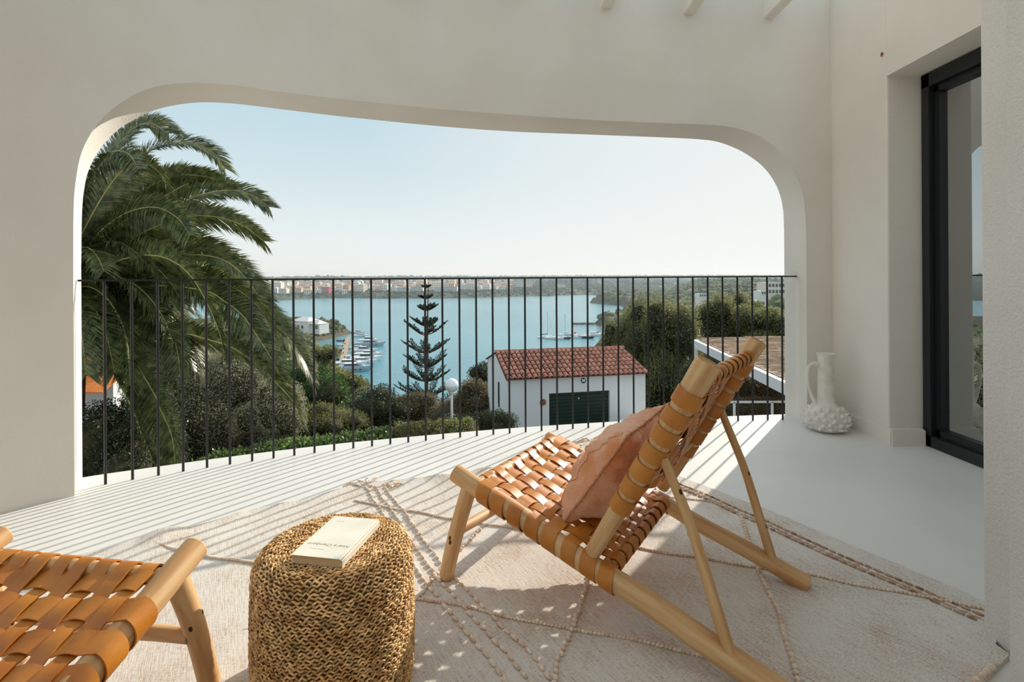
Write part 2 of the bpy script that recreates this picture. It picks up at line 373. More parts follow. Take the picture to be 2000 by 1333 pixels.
nb = len(bd); mb.add(bd + [Vector((p.x, p.y, .0005)) for p in bd], [(i, (i + 1) % nb, nb + (i + 1) % nb, nb + i) for i in range(nb)], 0, False)
rm_ = bpy.data.materials.new('woven_wool'); rm_.use_nodes = True; t = rm_.node_tree; t.nodes.clear()
b = N(t, 'ShaderNodeBsdfPrincipled', Roughness=.95); b.inputs['Specular IOR Level'].default_value = .1; b.inputs['Sheen Weight'].default_value = .25
tcn = N(t, 'ShaderNodeTexCoord'); mp = N(t, 'ShaderNodeMapping'); mp.inputs['Rotation'].default_value = (0, 0, math.radians(60)); t.links.new(tcn.outputs['Object'], mp.inputs[0])
mpa = N(t, 'ShaderNodeMapping'); mpa.inputs['Scale'].default_value = (3, 46, 1); t.links.new(mp.outputs[0], mpa.inputs[0])
n1 = N(t, 'ShaderNodeTexNoise', Scale=5.0, Detail=6.0, Roughness=.75); t.links.new(mpa.outputs[0], n1.inputs['Vector'])
mpb = N(t, 'ShaderNodeMapping'); mpb.inputs['Scale'].default_value = (60, 12, 1); t.links.new(mp.outputs[0], mpb.inputs[0])
n2 = N(t, 'ShaderNodeTexNoise', Scale=5.0, Detail=5.0, Roughness=.7); t.links.new(mpb.outputs[0], n2.inputs['Vector'])
n3 = N(t, 'ShaderNodeTexNoise', Scale=5.0, Detail=5.0); t.links.new(tcn.outputs['Object'], n3.inputs['Vector'])
ad = N(t, 'ShaderNodeMath', operation='ADD'); t.links.new(n1.outputs[0], ad.inputs[0]); t.links.new(n2.outputs[0], ad.inputs[1])
ad2 = N(t, 'ShaderNodeMath', operation='MULTIPLY_ADD'); t.links.new(n3.outputs[0], ad2.inputs[0]); ad2.inputs[1].default_value = .5; t.links.new(ad.outputs[0], ad2.inputs[2])
rp = N(t, 'ShaderNodeValToRGB'); rp.color_ramp.elements[0].position = .43; rp.color_ramp.elements[0].color = srgb(200, 170, 140); rp.color_ramp.elements[1].position = .64; rp.color_ramp.elements[1].color = srgb(252, 249, 243)
q = rp.color_ramp.elements.new(.53); q.color = srgb(243, 235, 223)
dv = N(t, 'ShaderNodeMath', operation='DIVIDE'); dv.inputs[1].default_value = 2.35; t.links.new(ad2.outputs[0], dv.inputs[0]); t.links.new(dv.outputs[0], rp.inputs[0]); t.links.new(rp.outputs[0], b.inputs['Base Color'])
bp = N(t, 'ShaderNodeBump', Strength=.8, Distance=.006); t.links.new(ad.outputs[0], bp.inputs['Height']); t.links.new(bp.outputs[0], b.inputs['Normal']); t.links.new(b.outputs[0], N(t, 'ShaderNodeOutputMaterial').inputs[0])
me = mb.mesh('woven_field')
for v in me.vertices: v.co -= Vector((RC.x, RC.y, 0))
link('woven_field', me, rm_, rug)
M['cord'] = mat('wool_cord', srgb(240, 228, 212), .95, srgb(214, 184, 158), 40, bump=.3, bscale=200)
M['brown_cord'] = mat('brown_wool', srgb(206, 178, 150), .95, srgb(146, 108, 78), 30)
# unit blob
ib = bmesh.new(); bmesh.ops.create_icosphere(ib, subdivisions=1, radius=1); ib.verts.ensure_lookup_table()
BV = np.array([v.co[:] for v in ib.verts]); BF = [tuple(v.index for v in f.verts) for f in ib.faces]; ib.free()
def blobs(name, items, m_, parent):
    """items: (centre, axis vector dir, length radius, thickness radius, up)"""
    V = []; Fc = []; n = len(BV)
    for c, d, rl_, rt in items:
        d = Vector(d).normalized(); s1_ = d.cross(Vector((0, 0, 1)))
        s1_ = s1_.normalized() if s1_.length > 1e-4 else Vector((1, 0, 0)); s2_ = s1_.cross(d)
        B = np.array([d * rl_, s1_ * rt, s2_ * rt])
        k = len(V) * n; V.append(BV @ B + np.array(c)); Fc.append(np.array(BF) + k)
    me = np_mesh(name, np.vstack(V), np.vstack(Fc), True)
    return link(name, me, m_, parent)
RO = Vector((RC.x, RC.y, 0))
def cordline(name, pts, step, rl_, rt, tilt, m_, jit=.0, kind=None, off=0.0):
    pts = [Vector(p) for p in pts]; items = []; L = []
    for a, b in zip(pts, pts[1:]):
        k = max(1, int((b - a).length / step)); L += [a + (b - a) * i / k for i in range(k)]
    for i, p in enumerate(L):
        d = (L[min(i + 1, len(L) - 1)] - L[max(i - 1, 0)]); d = d.normalized() if d.length > 0 else Vector((1, 0))
        nrm = Vector((-d.y, d.x)); c = p + nrm * (random.uniform(-jit, jit) + off + .006 * noise.noise(Vector((p.x * 5, p.y * 5, 8))))
        if c.x > 1.34 and c.y < 1.52: continue
        z = rugz(c.x, c.y) + rt * .75
        dd = (d + nrm * tilt); items.append(((c.x - RO.x, c.y - RO.y, z), (dd.x, dd.y, 0), rl_ * random.uniform(.85, 1.15), rt * random.uniform(.9, 1.15)))
    return blobs(name, items, m_, rug)
cordline('braided_cord', [(1.47, 1.585), (1.03, 1.775), (.871, 1.828), (.465, 1.963), (-.006, 2.115), (-.271, 2.207), (-.747, 2.389)], .0115, .0095, .0052, .75, M['cord'])
cordline('braided_cord', [(.62, 1.35), (.533, 1.384), (-.006, 1.564), (-.169, 1.626), (-.315, 1.666), (-.976, 1.864), (-1.40, 2.0)], .0115, .0095, .0052, .75, M['cord'])
cordline('braided_cord', [(.95, 2.35), (.3, 2.55), (-.2, 2.70)], .0115, .0095, .0045, .75, M['cord'])
cordline('knotted_line', [(.985, 2.22), (.942, 2.062), (.864, 1.813), (.822, 1.592), (.70, 1.25)], .021, .010, .0085, .1, M['cord'])
cordline('knotted_line', [(.47, 2.2), (.27, 1.82), (.20, 1.58), (.12, 1.38), (.06, 1.1)], .021, .010, .0078, .2, M['cord'], .003)
cordline('knotted_line', [(-.12, 2.15), (-.27, 1.80), (-.34, 1.60)], .021, .010, .007, .2, M['cord'], .003)
for k in range(3):
    cordline('stitched_line', [RC + e1 * .12 + g1 * (.095 + k * .022), RC + e1 * 1.95 + g1 * (.10 + k * .022)], .030, .017, .0048, .06, (M['brown_cord'], M['cord'], M['brown_cord'])[k])
    cordline('stitched_line', [(-.72 + k * .035, 2.52 + k * .02), (-.30 + k * .04, 1.74 + k * .022), (-.06 + k * .05, 1.38 + k * .02), (.10 + k * .05, 1.10)], .034, .018, .0062, .06, M['cord'], .003)
# braided selvedge on the near edge and corner tassels
cordline('braided_edge', [rugpt(1.995, .33).xy, rugpt(1.995, 1.6).xy], .016, .008, .010, 1.2, M['cord'])
def tassel(c, ang, n=9, L=.12):
    mb = MB()
    for i in range(n):
        a = ang + random.uniform(-.5, .5); p = Vector((c[0] - RO.x, c[1] - RO.y, rugz(*c) + .008)); pts = [p.copy()]
        for k in range(6):
            a += random.uniform(-.6, .6); p = p + Vector((math.cos(a), math.sin(a), 0)) * L / 6; p.z = .008 + .022 * math.sin((k + 1) / 6 * PI) * random.random(); pts.append(p.copy())
        mb.tube(pts, .0042, 6)
    mb.build('tassel', M['cord'], rug)
tassel((-.70, 2.545), 2.6, 10, .16); tassel((-.60, 2.53), 1.8, 8, .08); tassel((.50, 3.2), 2.4, 10, .12); tassel((.42, 3.15), 1.4, 8, .1)
# ================================================================ CHAIRS
def log(name, a, b, ra, rb, parent, bend=.0, bdir=(0, 0, 1), knots=0, m_=None, seed=0, n=16, seg=18, wobble=.05, tipa=.75, tipb=.75):
    a = Vector(a); b = Vector(b); L = (b - a).length; rot = (b - a).to_track_quat('Z', 'Y').to_matrix().to_4x4()
    mw = Matrix.Translation(a) @ rot; inv = rot.to_3x3().inverted(); bd_ = inv @ Vector(bdir)
    mb = MB(); V = []; st = []
    zs = [0, .0, .003] + [L * k / seg for k in range(1, seg)] + [L - .003, L, L]
    rs_ = []
    for i, z in enumerate(zs):
        r = ra + (rb - ra) * z / L
        if i == 0: r = 0
        elif i == 1: r *= .93
        elif i == len(zs) - 1: r = 0
        elif i == len(zs) - 2: r *= .93
        c = bd_ * bend * math.sin(PI * z / L) + Vector((noise.noise(Vector((z * 4, seed, 1))), noise.noise(Vector((z * 4, seed, 7))), 0)) * .006
        for k in range(n):
            t_ = 2 * PI * k / n; q = 1 + wobble * noise.noise(Vector((math.cos(t_) * 1.3 + seed, math.sin(t_) * 1.3, z * 7)))
            V.append(Vector((c.x + r * q * math.cos(t_), c.y + r * q * math.sin(t_), z + (c.z if 0 < i < len(zs) - 1 else c.z))))
    nz = len(zs)
    Fb = [(i * n + k, i * n + (k + 1) % n, (i + 1) * n + (k + 1) % n, (i + 1) * n + k) for i in range(2, nz - 3) for k in range(n)]
    Fe = [(i * n + k, i * n + (k + 1) % n, (i + 1) * n + (k + 1) % n, (i + 1) * n + k) for i in (0, nz - 2) for k in range(n)]
    Fm = [(i * n + k, i * n + (k + 1) % n, (i + 1) * n + (k + 1) % n, (i + 1) * n + k) for i in (1, nz - 3) for k in range(n)]
    mb.add(V, Fm, 0, False)
    mb.add(V, Fb, 0, True); mb.add(V, Fe, 1, False)
    o = mb.build(name, [m_ or M['wood'], M['endwood']], parent, mw)
    rr = random.Random(seed)
    for k in range(knots):
        z = L * rr.uniform(.15, .85); t_ = rr.uniform(0, 2 * PI); r = (ra + (rb - ra) * z / L)
        kb = MB(); c = bd_ * bend * math.sin(PI * z / L)
        kb.lathe([(0, .0012), (.003, .0010), (.0045, 0), (.0045, -.004)], 8)
        nrm = Vector((math.cos(t_), math.sin(t_), 0)); q = nrm.to_track_quat('Z', 'Y').to_matrix().to_4x4()
        kk = kb.build('knot', M['knot'], o, Matrix.Translation(Vector((c.x, c.y, z)) + nrm * r * .985) @ q @ Matrix.Diagonal((1, 1.8, 1, 1)))
    return o
def ribbon(name, pts, widths, W_, th, parent, m_=None):
    """strap: pts centre line, widths = unit side vectors, W_ width; double sided solid with crisp edges"""
    L = len(pts); A, B, C, D = [], [], [], []
    for i in range(L):
        p = Vector(pts[i]); t = (Vector(pts[min(i + 1, L - 1)]) - Vector(pts[max(i - 1, 0)])).normalized(); s_ = Vector(widths[i]); s_ = (s_ - t * s_.dot(t)).normalized(); nn = s_.cross(t)
        A.append(p + s_ * W_ / 2 + nn * th / 2); B.append(p - s_ * W_ / 2 + nn * th / 2); C.append(p - s_ * W_ / 2 - nn * th / 2); D.append(p + s_ * W_ / 2 - nn * th / 2)
    mb = MB()
    for U_, W2 in ((A, B), (B, C), (C, D), (D, A)):
        mb.add(list(U_) + list(W2), [(i, i + 1, L + i + 1, L + i) for i in range(L - 1)], 0, True)
    mb.add([A[0], B[0], C[0], D[0]], [(0, 1, 2, 3)]); mb.add([A[-1], B[-1], C[-1], D[-1]], [(3, 2, 1, 0)])
    return mb.build(name, m_ or M['leather'], parent)
rv_ = MB(); rv_.lathe([(0, .0035), (.004, .003), (.0065, .001), (.0065, -.002)], 10); RIV = rv_.mesh('rivet'); RIV.materials.append(M['rivet'])
def chair(origin, f, label, W=.57, lipL=.998, lipR=.94, rails=(.031, .027), seed=1, seatL=.86, npos=8, legs=None, swapn=0, barS=.905, cross0=.865, pitch=.0605, sw=.045, railz0=.03, tuck=False):
    f = Vector((f[0], f[1], 0)).normalized(); r = Vector((f.y, -f.x, 0))
    root = empty('lounge_chair', origin, 0); root.rotation_euler = (0, 0, math.atan2(r.y, r.x)); tag(root, label, 'lounge chair', 'woven leather lounge chairs')
    Lc = lambda w_, s_, z_: Vector((w_, s_, z_))       # local x = to the right, y = forward
    rz = lambda s_: railz0 + (.377 - railz0) * s_ / .998
    RR = (rails[0], rails[1])
    for k, (w_, lip) in enumerate(((0, lipL), (W, lipR))):
        log('side_rail', Lc(w_, -.04, rz(-.04)), Lc(w_, lip, rz(lip)), RR[k] * 1.08, RR[k], root, knots=4, seed=seed + k, seg=24)
    # front legs
    for k, w_ in enumerate((0, W)):
        log('front_leg', Lc(w_ + (.006 if k else -.006), 1.035, .012), Lc(w_, .935, rz(.935) - .01), .0255, .0265, root, bend=.005, bdir=(0, 1, 0), knots=2, seed=seed + 5 + k)
    log('stretcher', Lc(.004, .980, .185), Lc(W - .004, .984, .17), .0175, .019, root, bend=.012, bdir=(0, 0, -1), seed=seed + 9)
    # back poles
    tp = []
    for k, (w_, s0, z0, s1, z1) in enumerate(((0.004, .497, .235, .166, .823), (W - .004, .445, .24, .106, .823))):
        log('back_pole', Lc(w_, s0, z0), Lc(w_, s1, z1), .023, .0345 if k == 0 else .031, root, knots=3, seed=seed + 12 + k); tp.append(((s0, z0), (s1, z1)))
    for k, (w_, s0, z0, s1, z1) in enumerate(((-.002, .117, .075, .285, .555), (W + .002, .066, .06, .232, .565))):
        log('strut', Lc(w_, s0, z0), Lc(w_, s1, z1), .0165, .0125, root, bend=.010, bdir=(0, -1, .3), knots=2, seed=seed + 16 + k)
    bars = [('front_bar', .01, barS, .356, W - .01, barS - .012, .352, .018), ('rear_bar', .01, .445, rz(.445) + .012, W - .01, .43, rz(.43) + .012, .017), ('top_bar', .0, .19, .768, W, .135, .768, .018), ('lower_back_bar', .0, .385, .43, W, .335, .43, .014)]
    for nm, w0, s0, z0, w1, s1, z1, rr in bars:
        log(nm, Lc(w0, s0, z0), Lc(w1, s1, z1), rr, rr, root, seed=seed + 20, seg=8)
    def wrap(cx, cz, R_, a0, a1, n=12):
        return [(cx + R_ * math.cos(math.radians(a0 + (a1 - a0) * i / n)), cz + R_ * math.sin(math.radians(a0 + (a1 - a0) * i / n))) for i in range(n + 1)]
    nl = 9; cols = [.052 + (W - .104) * i / (nl - 1) for i in range(nl)]
    rowsS = [cross0 - pitch * i for i in range(npos)]
    th = .0034; amp = .0052
    sag = lambda x: -.022 * math.sin(PI * min(max(x / W, 0), 1))
    sl = (.377 - railz0) / .998; rail_dir = Vector((0, 1, sl)).normalized()
    rj = random.Random(seed)
    # transverse seat straps : wrap round both rails
    for i, s_ in enumerate(rowsS):
        s_ += rj.uniform(-.004, .004); zc = rz(s_); R1 = RR[0] + .005; R2 = RR[1] + .005
        pts = [] if (tuck and i == 0) else [(x, z) for x, z in wrap(0, zc, R1, -60, -250, 16)]
        top1 = zc + R1 * .9
        for q in range(1, 60):
            x = .02 + (W - .04) * q / 60
            d = [abs(x - c) for c in cols]; j = d.index(min(d)); ph = (i + j) % 2
            cosv = math.cos(PI * (x - cols[0]) / (cols[1] - cols[0]))
            up = amp * cosv * (1 if i % 2 == 0 else -1)
            ends = min(1, (x - .0) / .05, (W - x) / .05)
            pts.append((x, zc + R1 * .93 + sag(x) + up * max(0, ends)))
        if not (tuck and i == 0): pts += [(x, z) for x, z in wrap(W, zc, R2, 70, -150, 18)]
        P3 = [Lc(x, s_ + (z - zc) * -sl * .0 + .0015 * math.sin(x * 30 + i), z) for x, z in pts]
        st = ribbon('cross_strap', P3, [rail_dir] * len(P3), sw * rj.uniform(.93, 1.06), th, root)
        for x_, R_, sg in ((.038, R1, 1), (W - .036, R2, -1)):
            o = link('rivet', RIV, None, st); o.matrix_local = Matrix.Translation(Lc(x_, s_, zc + R1 * .93 + sag(x_) - .0035)) @ Matrix.Rotation(PI, 4, 'X')
    # longitudinal seat straps : round the front bar and the rear bar
    for j, x in enumerate(cols):
        x += rj.uniform(-.002, .002)
        bz = .354; bs = barS - .012 * x / W; pts = [(s_, z) for s_, z in wrap(bs, bz, .0215, -150, 95, 14)]
        s_end = .45
        nn = 96
        for q in range(1, nn):
            s_ = bs - .012 - (bs - .012 - s_end) * q / nn
            up = -amp * math.cos(PI * (s_ - rowsS[0]) / pitch) * (1 if j % 2 == 0 else -1)
            e_ = min(1, (bs - s_) / .03, (s_ - s_end) / .03)
            base = rz(s_) + (RR[0] + .005) * .93 + sag(x)
            fr_ = max(0, min(1, (s_ - (rowsS[0] + .0)) / .035)); base = base * (1 - fr_) + (bz + .0215) * fr_
            pts.append((s_, base + up * max(0, e_) * (1 - fr_ * .7)))
        rb = (.443 - .015 * x / W, rz(.44) + .012); pts += [(a_, b_) for a_, b_ in wrap(rb[0], rb[1] + .004, .022, 80, 310, 16)]
        ribbon('long_strap', [Lc(x, a_, b_) for a_, b_ in pts], [Vector((1, 0, 0))] * len(pts), .0385, th, root)
    # back : rows follow the poles
    def bk(x, u):      # u 0 top .. 1 bottom of woven part, point on the pole axis plane
        (s0, z0), (s1, z1) = [(tp[0][k][0] + (tp[1][k][0] - tp[0][k][0]) * x / W, tp[0][k][1] + (tp[1][k][1] - tp[0][k][1]) * x / W) for k in (0, 1)]
        return Vector((x, s1 + (s0 - s1) * u, z1 + (z0 - z1) * u))
    pole_dir = (bk(0, 0) - bk(0, 1)).normalized(); nrm = Vector((0, pole_dir.z, -pole_dir.y)).normalized()   # towards the sitter
    us = [.165 + .0905 * i for i in range(7)]
    rr1, rr2 = .036, .0335
    bsag = lambda x: -.045 * math.sin(PI * min(max(x / W, 0), 1))
    for i, u in enumerate(us):
        R1 = .0345 - .0115 * u + .004; R2 = .031 - .008 * u + .004; pts = []
        # frame : (x, n) with n along nrm ; wrap the outside of the pole
        for x, n_ in wrap(.004, 0, R1, -50, -250, 16): pts.append((x, n_))
        for q in range(1, 60):
            x = .02 + (W - .04) * q / 60; cosv = math.cos(PI * (x - cols[0]) / (cols[1] - cols[0])); ends = min(1, x / .05, (W - x) / .05)
            pts.append((x, R1 * .93 + bsag(x) + amp * cosv * (1 if i % 2 == 0 else -1) * max(0, ends)))
        for x, n_ in wrap(W - .004, 0, R2, 70, -200, 20): pts.append((x, n_))
        P3 = [bk(x, u) + nrm * n_ for x, n_ in pts]
        st = ribbon('back_cross_strap', P3, [pole_dir] * len(P3), .046 * rj.uniform(.95, 1.05), th, root)
        for x_ in (.045, W - .042, W - .075):
            p_ = bk(x_, u) + nrm * (R1 * .93 + bsag(x_) - .004); q_ = (-nrm).to_track_quat('Z', 'Y').to_matrix().to_4x4()
            o = link('rivet', RIV, None, st); o.matrix_local = Matrix.Translation(p_) @ q_
    for j, x in enumerate(cols):
        tb = bk(x, 0); bs_, bz_ = .19 + (.135 - .19) * x / W, .768
        c0 = Vector((x, bs_, bz_)); pts = []
        for k in range(17):
            a = math.radians(-130 + (215) * k / 16); pts.append(c0 - nrm * .0215 * math.cos(a + 0) * 1 + pole_dir * .0215 * math.sin(a))
        pts = []
        for k in range(17):      # from behind-below, over the top, to the sitter's side
            a = math.radians(215 - 215 * k / 16); pts.append(c0 + nrm * .0215 * math.cos(a) + pole_dir * .0215 * math.sin(a))
        n0 = 80
        for q in range(2, n0):
            u = .12 + (.74 - .12) * q / n0; R1 = .0345 - .0115 * u + .004
            up = -amp * math.cos(PI * (u - us[0]) / .0905) * (1 if j % 2 == 0 else -1)
            fr_ = max(0, 1 - (u - .12) / .06)
            n_ = (R1 * .93 + bsag(x)) * (1 - fr_) + .0215 * fr_
            pts.append(bk(x, u) + nrm * (n_ + up * (1 - fr_)))
        ribbon('back_long_strap', pts, [Vector((1, 0, 0))] * len(pts), .0385, th, root)
    return root
f1 = Vector((-.854, .5203))
chairR = chair((.6526, 1.2432, .004), f1, 'woven leather lounge chair holding the rose cushion, right of the pouf', seed=11)
f2 = Vector((.145, .989)); fl2 = F(8, 1045, .377); r2 = Vector((f2.y, -f2.x))
ol = Vector((fl2.x, fl2.y)) - f2 * .998
chairL = chair((ol.x, ol.y, .004), f2, 'woven leather lounge chair cut off at the lower left corner of the photo', lipL=.998, lipR=1.0, seed=31, rails=(.027, .031), barS=.928, cross0=.882, W=.566, pitch=.067, sw=.052, npos=7, tuck=True)
# ================================================================ CUSHION
M['cushion'] = mat('washed_rose_linen', srgb(232, 176, 142), .9, srgb(214, 138, 84), 7, bump=.7, bscale=130, bdist=.004, sheen=.3, ramp=(.42, .62))
M['cushion_back'] = mat('linen_seam', srgb(206, 148, 112), .95, bump=.5, bscale=200)
cz = empty('cushion', (0, 0, 0)); cz.matrix_world = Matrix.Identity(4); tag(cz, 'washed rose and ochre linen cushion leaning on the right chair', 'cushion')
rt_ = Vector((f1.y, -f1.x)); O1 = Vector((.6526, 1.2432, 0))
def CW(w_, s_, z_): return O1 + Vector((rt_.x * w_ + f1.x * s_, rt_.y * w_ + f1.y * s_, z_))
up_l = Vector((0, -.50, .866)).normalized(); nr_l = Vector((0, .866, .50)); base_l = Vector((.285, .505, .415))
S_ = .44; nq = 44
def pill(side):
    G = []
    for i in range(nq + 1):
        for j in range(nq + 1):
            a = -1 + 2 * i / nq; b_ = -1 + 2 * j / nq
            ca = a * (1 - .07 * (1 - b_ * b_)) ; cb = b_ * (1 - .07 * (1 - a * a))
            th_ = .098 * (max(0, 1 - abs(a) ** 2.4) ** .55) * (max(0, 1 - abs(b_) ** 2.4) ** .55) * (1.0 - .15 * b_)
            wr = noise.noise(Vector((a * 2.2, b_ * 5 + side, 2))) * .016 + .009 * noise.noise(Vector((a * 7, b_ * 9, side * 3)))
            wr += .010 * math.sin(9 * (a + .5 * b_)) * math.exp(-((a + b_ + 1.2) ** 2) * 3)
            k = min(1, th_ / .03)
            p = base_l + Vector((1, 0, 0)) * ca * S_ / 2 + up_l * cb * .385 / 2 + nr_l * (side * th_ + wr * k)
            p += nr_l * (.03 * (1 - b_) * .5)      # bottom slides forward
            if p.z < .235 + .0: p.z = .235 + (p.z - .235) * .2
            G.append(CW(p.x, p.y, p.z))
    return G
mb = MB(); W1 = nq + 1
for side in (1, -1):
    fc = [(i * W1 + j, (i + 1) * W1 + j, (i + 1) * W1 + j + 1, i * W1 + j + 1) for i in range(nq) for j in range(nq)]
    mb.add(pill(side), fc if side == -1 else [x[::-1] for x in fc], 0, True)
mb.build('cover', M['cushion'], cz)
g = pill(1); ring = [g[i * W1] for i in range(W1)] + [g[nq * W1 + j] for j in range(1, W1)] + [g[i * W1 + nq] for i in range(nq - 1, -1, -1)] + [g[j] for j in range(nq - 1, 0, -1)]
mb = MB()
pr = []
for i, p in enumerate(ring + ring[:1]): pr.append(p + Vector((random.uniform(-1, 1), random.uniform(-1, 1), random.uniform(-1, 1))) * .0012)
mb.tube(pr, .0042, 6, caps=False)
for i, p in enumerate(ring):
    for k in range(3):
        d = Vector((random.uniform(-1, 1), random.uniform(-1, 1), random.uniform(-1, 1))) * .010; mb.tube([p, p + d * .6, p + d + Vector((0, 0, -.003))], .0008, 4)
mb.build('frayed_seam', M['cushion_back'], cz)
# seam lines running over the front
mb = MB()
for i0 in (5, 38):
    mb.tube([g[i0 * W1 + j] + Vector((0, 0, .0012)) for j in range(2, nq - 1)], .0018, 5)
mb.build('stitching', M['cushion_back'], cz)['kind'] = 'stuff'
# ================================================================ POUF
PX, PY, PR, PH = -.466, 1.338, .200, .362
pf = empty('pouf', (PX, PY, 0)); tag(pf, 'round woven seagrass pouf carrying the book', 'pouf')
M['grass'] = mat('seagrass', srgb(238, 200, 144), .55, srgb(194, 148, 92), 24, island=.45, spec=.4)
M['grassdark'] = mat('seagrass_core', srgb(128, 92, 52), .9)
def prof(q):   # profile point (r,z) and outward normal for arclength q
    rc = .045; hs = PH - rc
    if q < hs: 
        bl = .004 * math.sin(q / hs * PI); return PR - .006 + bl, q, (1, 0)
    q -= hs
    if q < rc * PI / 2:
        a = q / rc; return PR - .006 - rc + rc * math.cos(a), hs + rc * math.sin(a), (math.cos(a), math.sin(a))
    q -= rc * PI / 2; return max(.004, PR - .006 - rc - q), PH, (0, 1)
tot = (PH - .045) + .045 * PI / 2 + (PR - .05)
mb = MB(); pp = [prof(.003 + (tot - .003) * i / 60) for i in range(61)]; mb.lathe([(0, .02), (pp[0][0] - .006, .005)] + [(max(.001, r - .006 * n_[0]), z - .006 * n_[1]) for r, z, n_ in pp] + [(0, PH - .006)], 64)
mb.build('core', M['grassdark'], pf)
V = []; Fc = []; nbv = len(BV)
rs = .0078; nr = int(tot / rs); cnt = 0
for i in range(nr):
    q = .006 + i * rs; r, z, n_ = prof(q); cn = max(4, int(2 * PI * r / .0088)); tz = Vector((-n_[1], 0, n_[0]))
    for k in range(cn):
        a = 2 * PI * (k + .5 * (i % 2)) / cn + .004 * i + random.uniform(-.12, .12) / cn
        ca, sa = math.cos(a), math.sin(a); N_ = Vector((ca * n_[0], sa * n_[0], n_[1])); T_ = Vector((-sa, ca, 0)); U_ = N_.cross(T_)
        tl = (.62 if k % 2 else -.42) + random.uniform(-.25, .25)
        d = (T_ * math.cos(tl) + U_ * math.sin(tl) + N_ * random.uniform(-.1, .25)).normalized(); s1_ = N_.cross(d).normalized(); n2_ = d.cross(s1_)
        rr = random.uniform(.85, 1.15)
        B = np.array([d * .0078 * random.uniform(.9, 1.3), s1_ * .0027 * rr, n2_ * .0030 * rr])
        c = np.array([r * ca, r * sa, z]) + np.array(N_) * (.0015 + random.uniform(-.0012, .0022)) + np.array(U_) * random.uniform(-.0012, .0012)
        V.append(BV @ B + c); Fc.append(np.array(BF) + cnt * nbv); cnt += 1
link('seagrass_weave', np_mesh('seagrass_weave', np.vstack(V), np.vstack(Fc), True), M['grass'], pf)['kind'] = 'stuff'
mb = MB()
for i in range(70):
    a = random.uniform(0, 2 * PI); z = random.uniform(.02, .34); p = Vector((PR * math.cos(a), PR * math.sin(a), z)); d = Vector((math.cos(a), math.sin(a), random.uniform(-1, .6))) * random.uniform(.006, .016)
    mb.tube([p - d * .3, p + d * .5, p + d + Vector((0, 0, -.002))], .0006, 4)
mb.build('loose_fibres', M['grass'], pf)['kind'] = 'stuff'
# ================================================================ BOOK
zt = PH + .0235; c4 = [F(*q_, zt) for q_ in ((651.1, 1006.2), (739, 1017), (671.5, 1091.6), (571, 1086.5))]
ctr = sum(c4, Vector()) / 4; ud = ((c4[1] - c4[0]) + (c4[2] - c4[3])).normalized(); bw = ((c4[1] - c4[0]).length + (c4[2] - c4[3]).length) / 2; bl = ((c4[3] - c4[0]).length + (c4[2] - c4[1]).length) / 2
bk_ = empty('book', (ctr.x, ctr.y, PH + .0045), math.atan2(ud.y, ud.x)); tag(bk_, 'cream paperback lying on the woven pouf', 'book')
bt = zt - PH - .0045
bevel_box('page_block', (-bw / 2 + .002, -bl / 2 + .0015, .001), (bw / 2 - .002, bl / 2 - .0015, bt - .0012), M['pages'], bk_, .0006)
mb = MB(); prf = [(-bw / 2, bt), (bw / 2 - .007, bt), (bw / 2 - .0025, bt - .002), (bw / 2, bt - .0045), (bw / 2, .0), (-bw / 2, .0)]; ins = [(-bw / 2, bt - .0008), (bw / 2 - .0074, bt - .0008), (bw / 2 - .0033, bt - .0026), (bw / 2 - .0009, bt - .005), (bw / 2 - .0009, .0008), (-bw / 2, .0008)]
for y0 in (-bl / 2,):
    A_ = [(x, y0, z) for x, z in prf]; B_ = [(x, -y0, z) for x, z in prf]; C_ = [(x, y0, z) for x, z in ins]; D_ = [(x, -y0, z) for x, z in ins]; n = 6
    mb.add(A_ + B_ + C_ + D_, [(i, i + 1, n + i + 1, n + i) for i in range(n - 1)] + [(2 * n + i + 1, 2 * n + i, 3 * n + i, 3 * n + i + 1) for i in range(n - 1)] + [(i + 1, i, 2 * n + i, 2 * n + i + 1) for i in range(n - 1)] + [(n + i, n + i + 1, 3 * n + i + 1, 3 * n + i) for i in range(n - 1)] + [(0, n, 3 * n, 2 * n), (n - 1, 3 * n - 1, 4 * n - 1, 2 * n - 1)][:2])
mb.build('cover', M['paper'], bk_)
def text(s_, size, x, y, shear=.0, name='cover_title', parent=bk_, z=None, m_=None, rot=PI, align='CENTER'):
    cu = bpy.data.curves.new(name, 'FONT'); cu.body = s_; cu.size = size; cu.align_x = align; cu.align_y = 'CENTER'; cu.shear = shear; cu.extrude = .00008; cu.space_character = 1.08
    o = bpy.data.objects.new(name, cu); COL.objects.link(o); o.parent = parent; o.location = (x, y, (z if z is not None else bt + .0002)); o.rotation_euler = (0, 0, rot); cu.materials.append(m_ or M['ink']); return o
text('No\u00ebl \u00e0 Chambord', .0140, .0, -bl * .225, .28)
# two unreadable small lines of print : tiny marks
for yy, xx, ww in ((-.33, -.018, .036), (.365, -.034, .022)):
    mb = MB(); x = xx - ww / 2; r_ = random.Random(3)
    while x < xx + ww / 2:
        l = r_.uniform(.0008, .0018); mb.box((x, yy * bl, bt + .0001), (l, r_.uniform(.0010, .0018), .0002)); x += l + .0009
    mb.build('small_print', M['ink'], bk_)
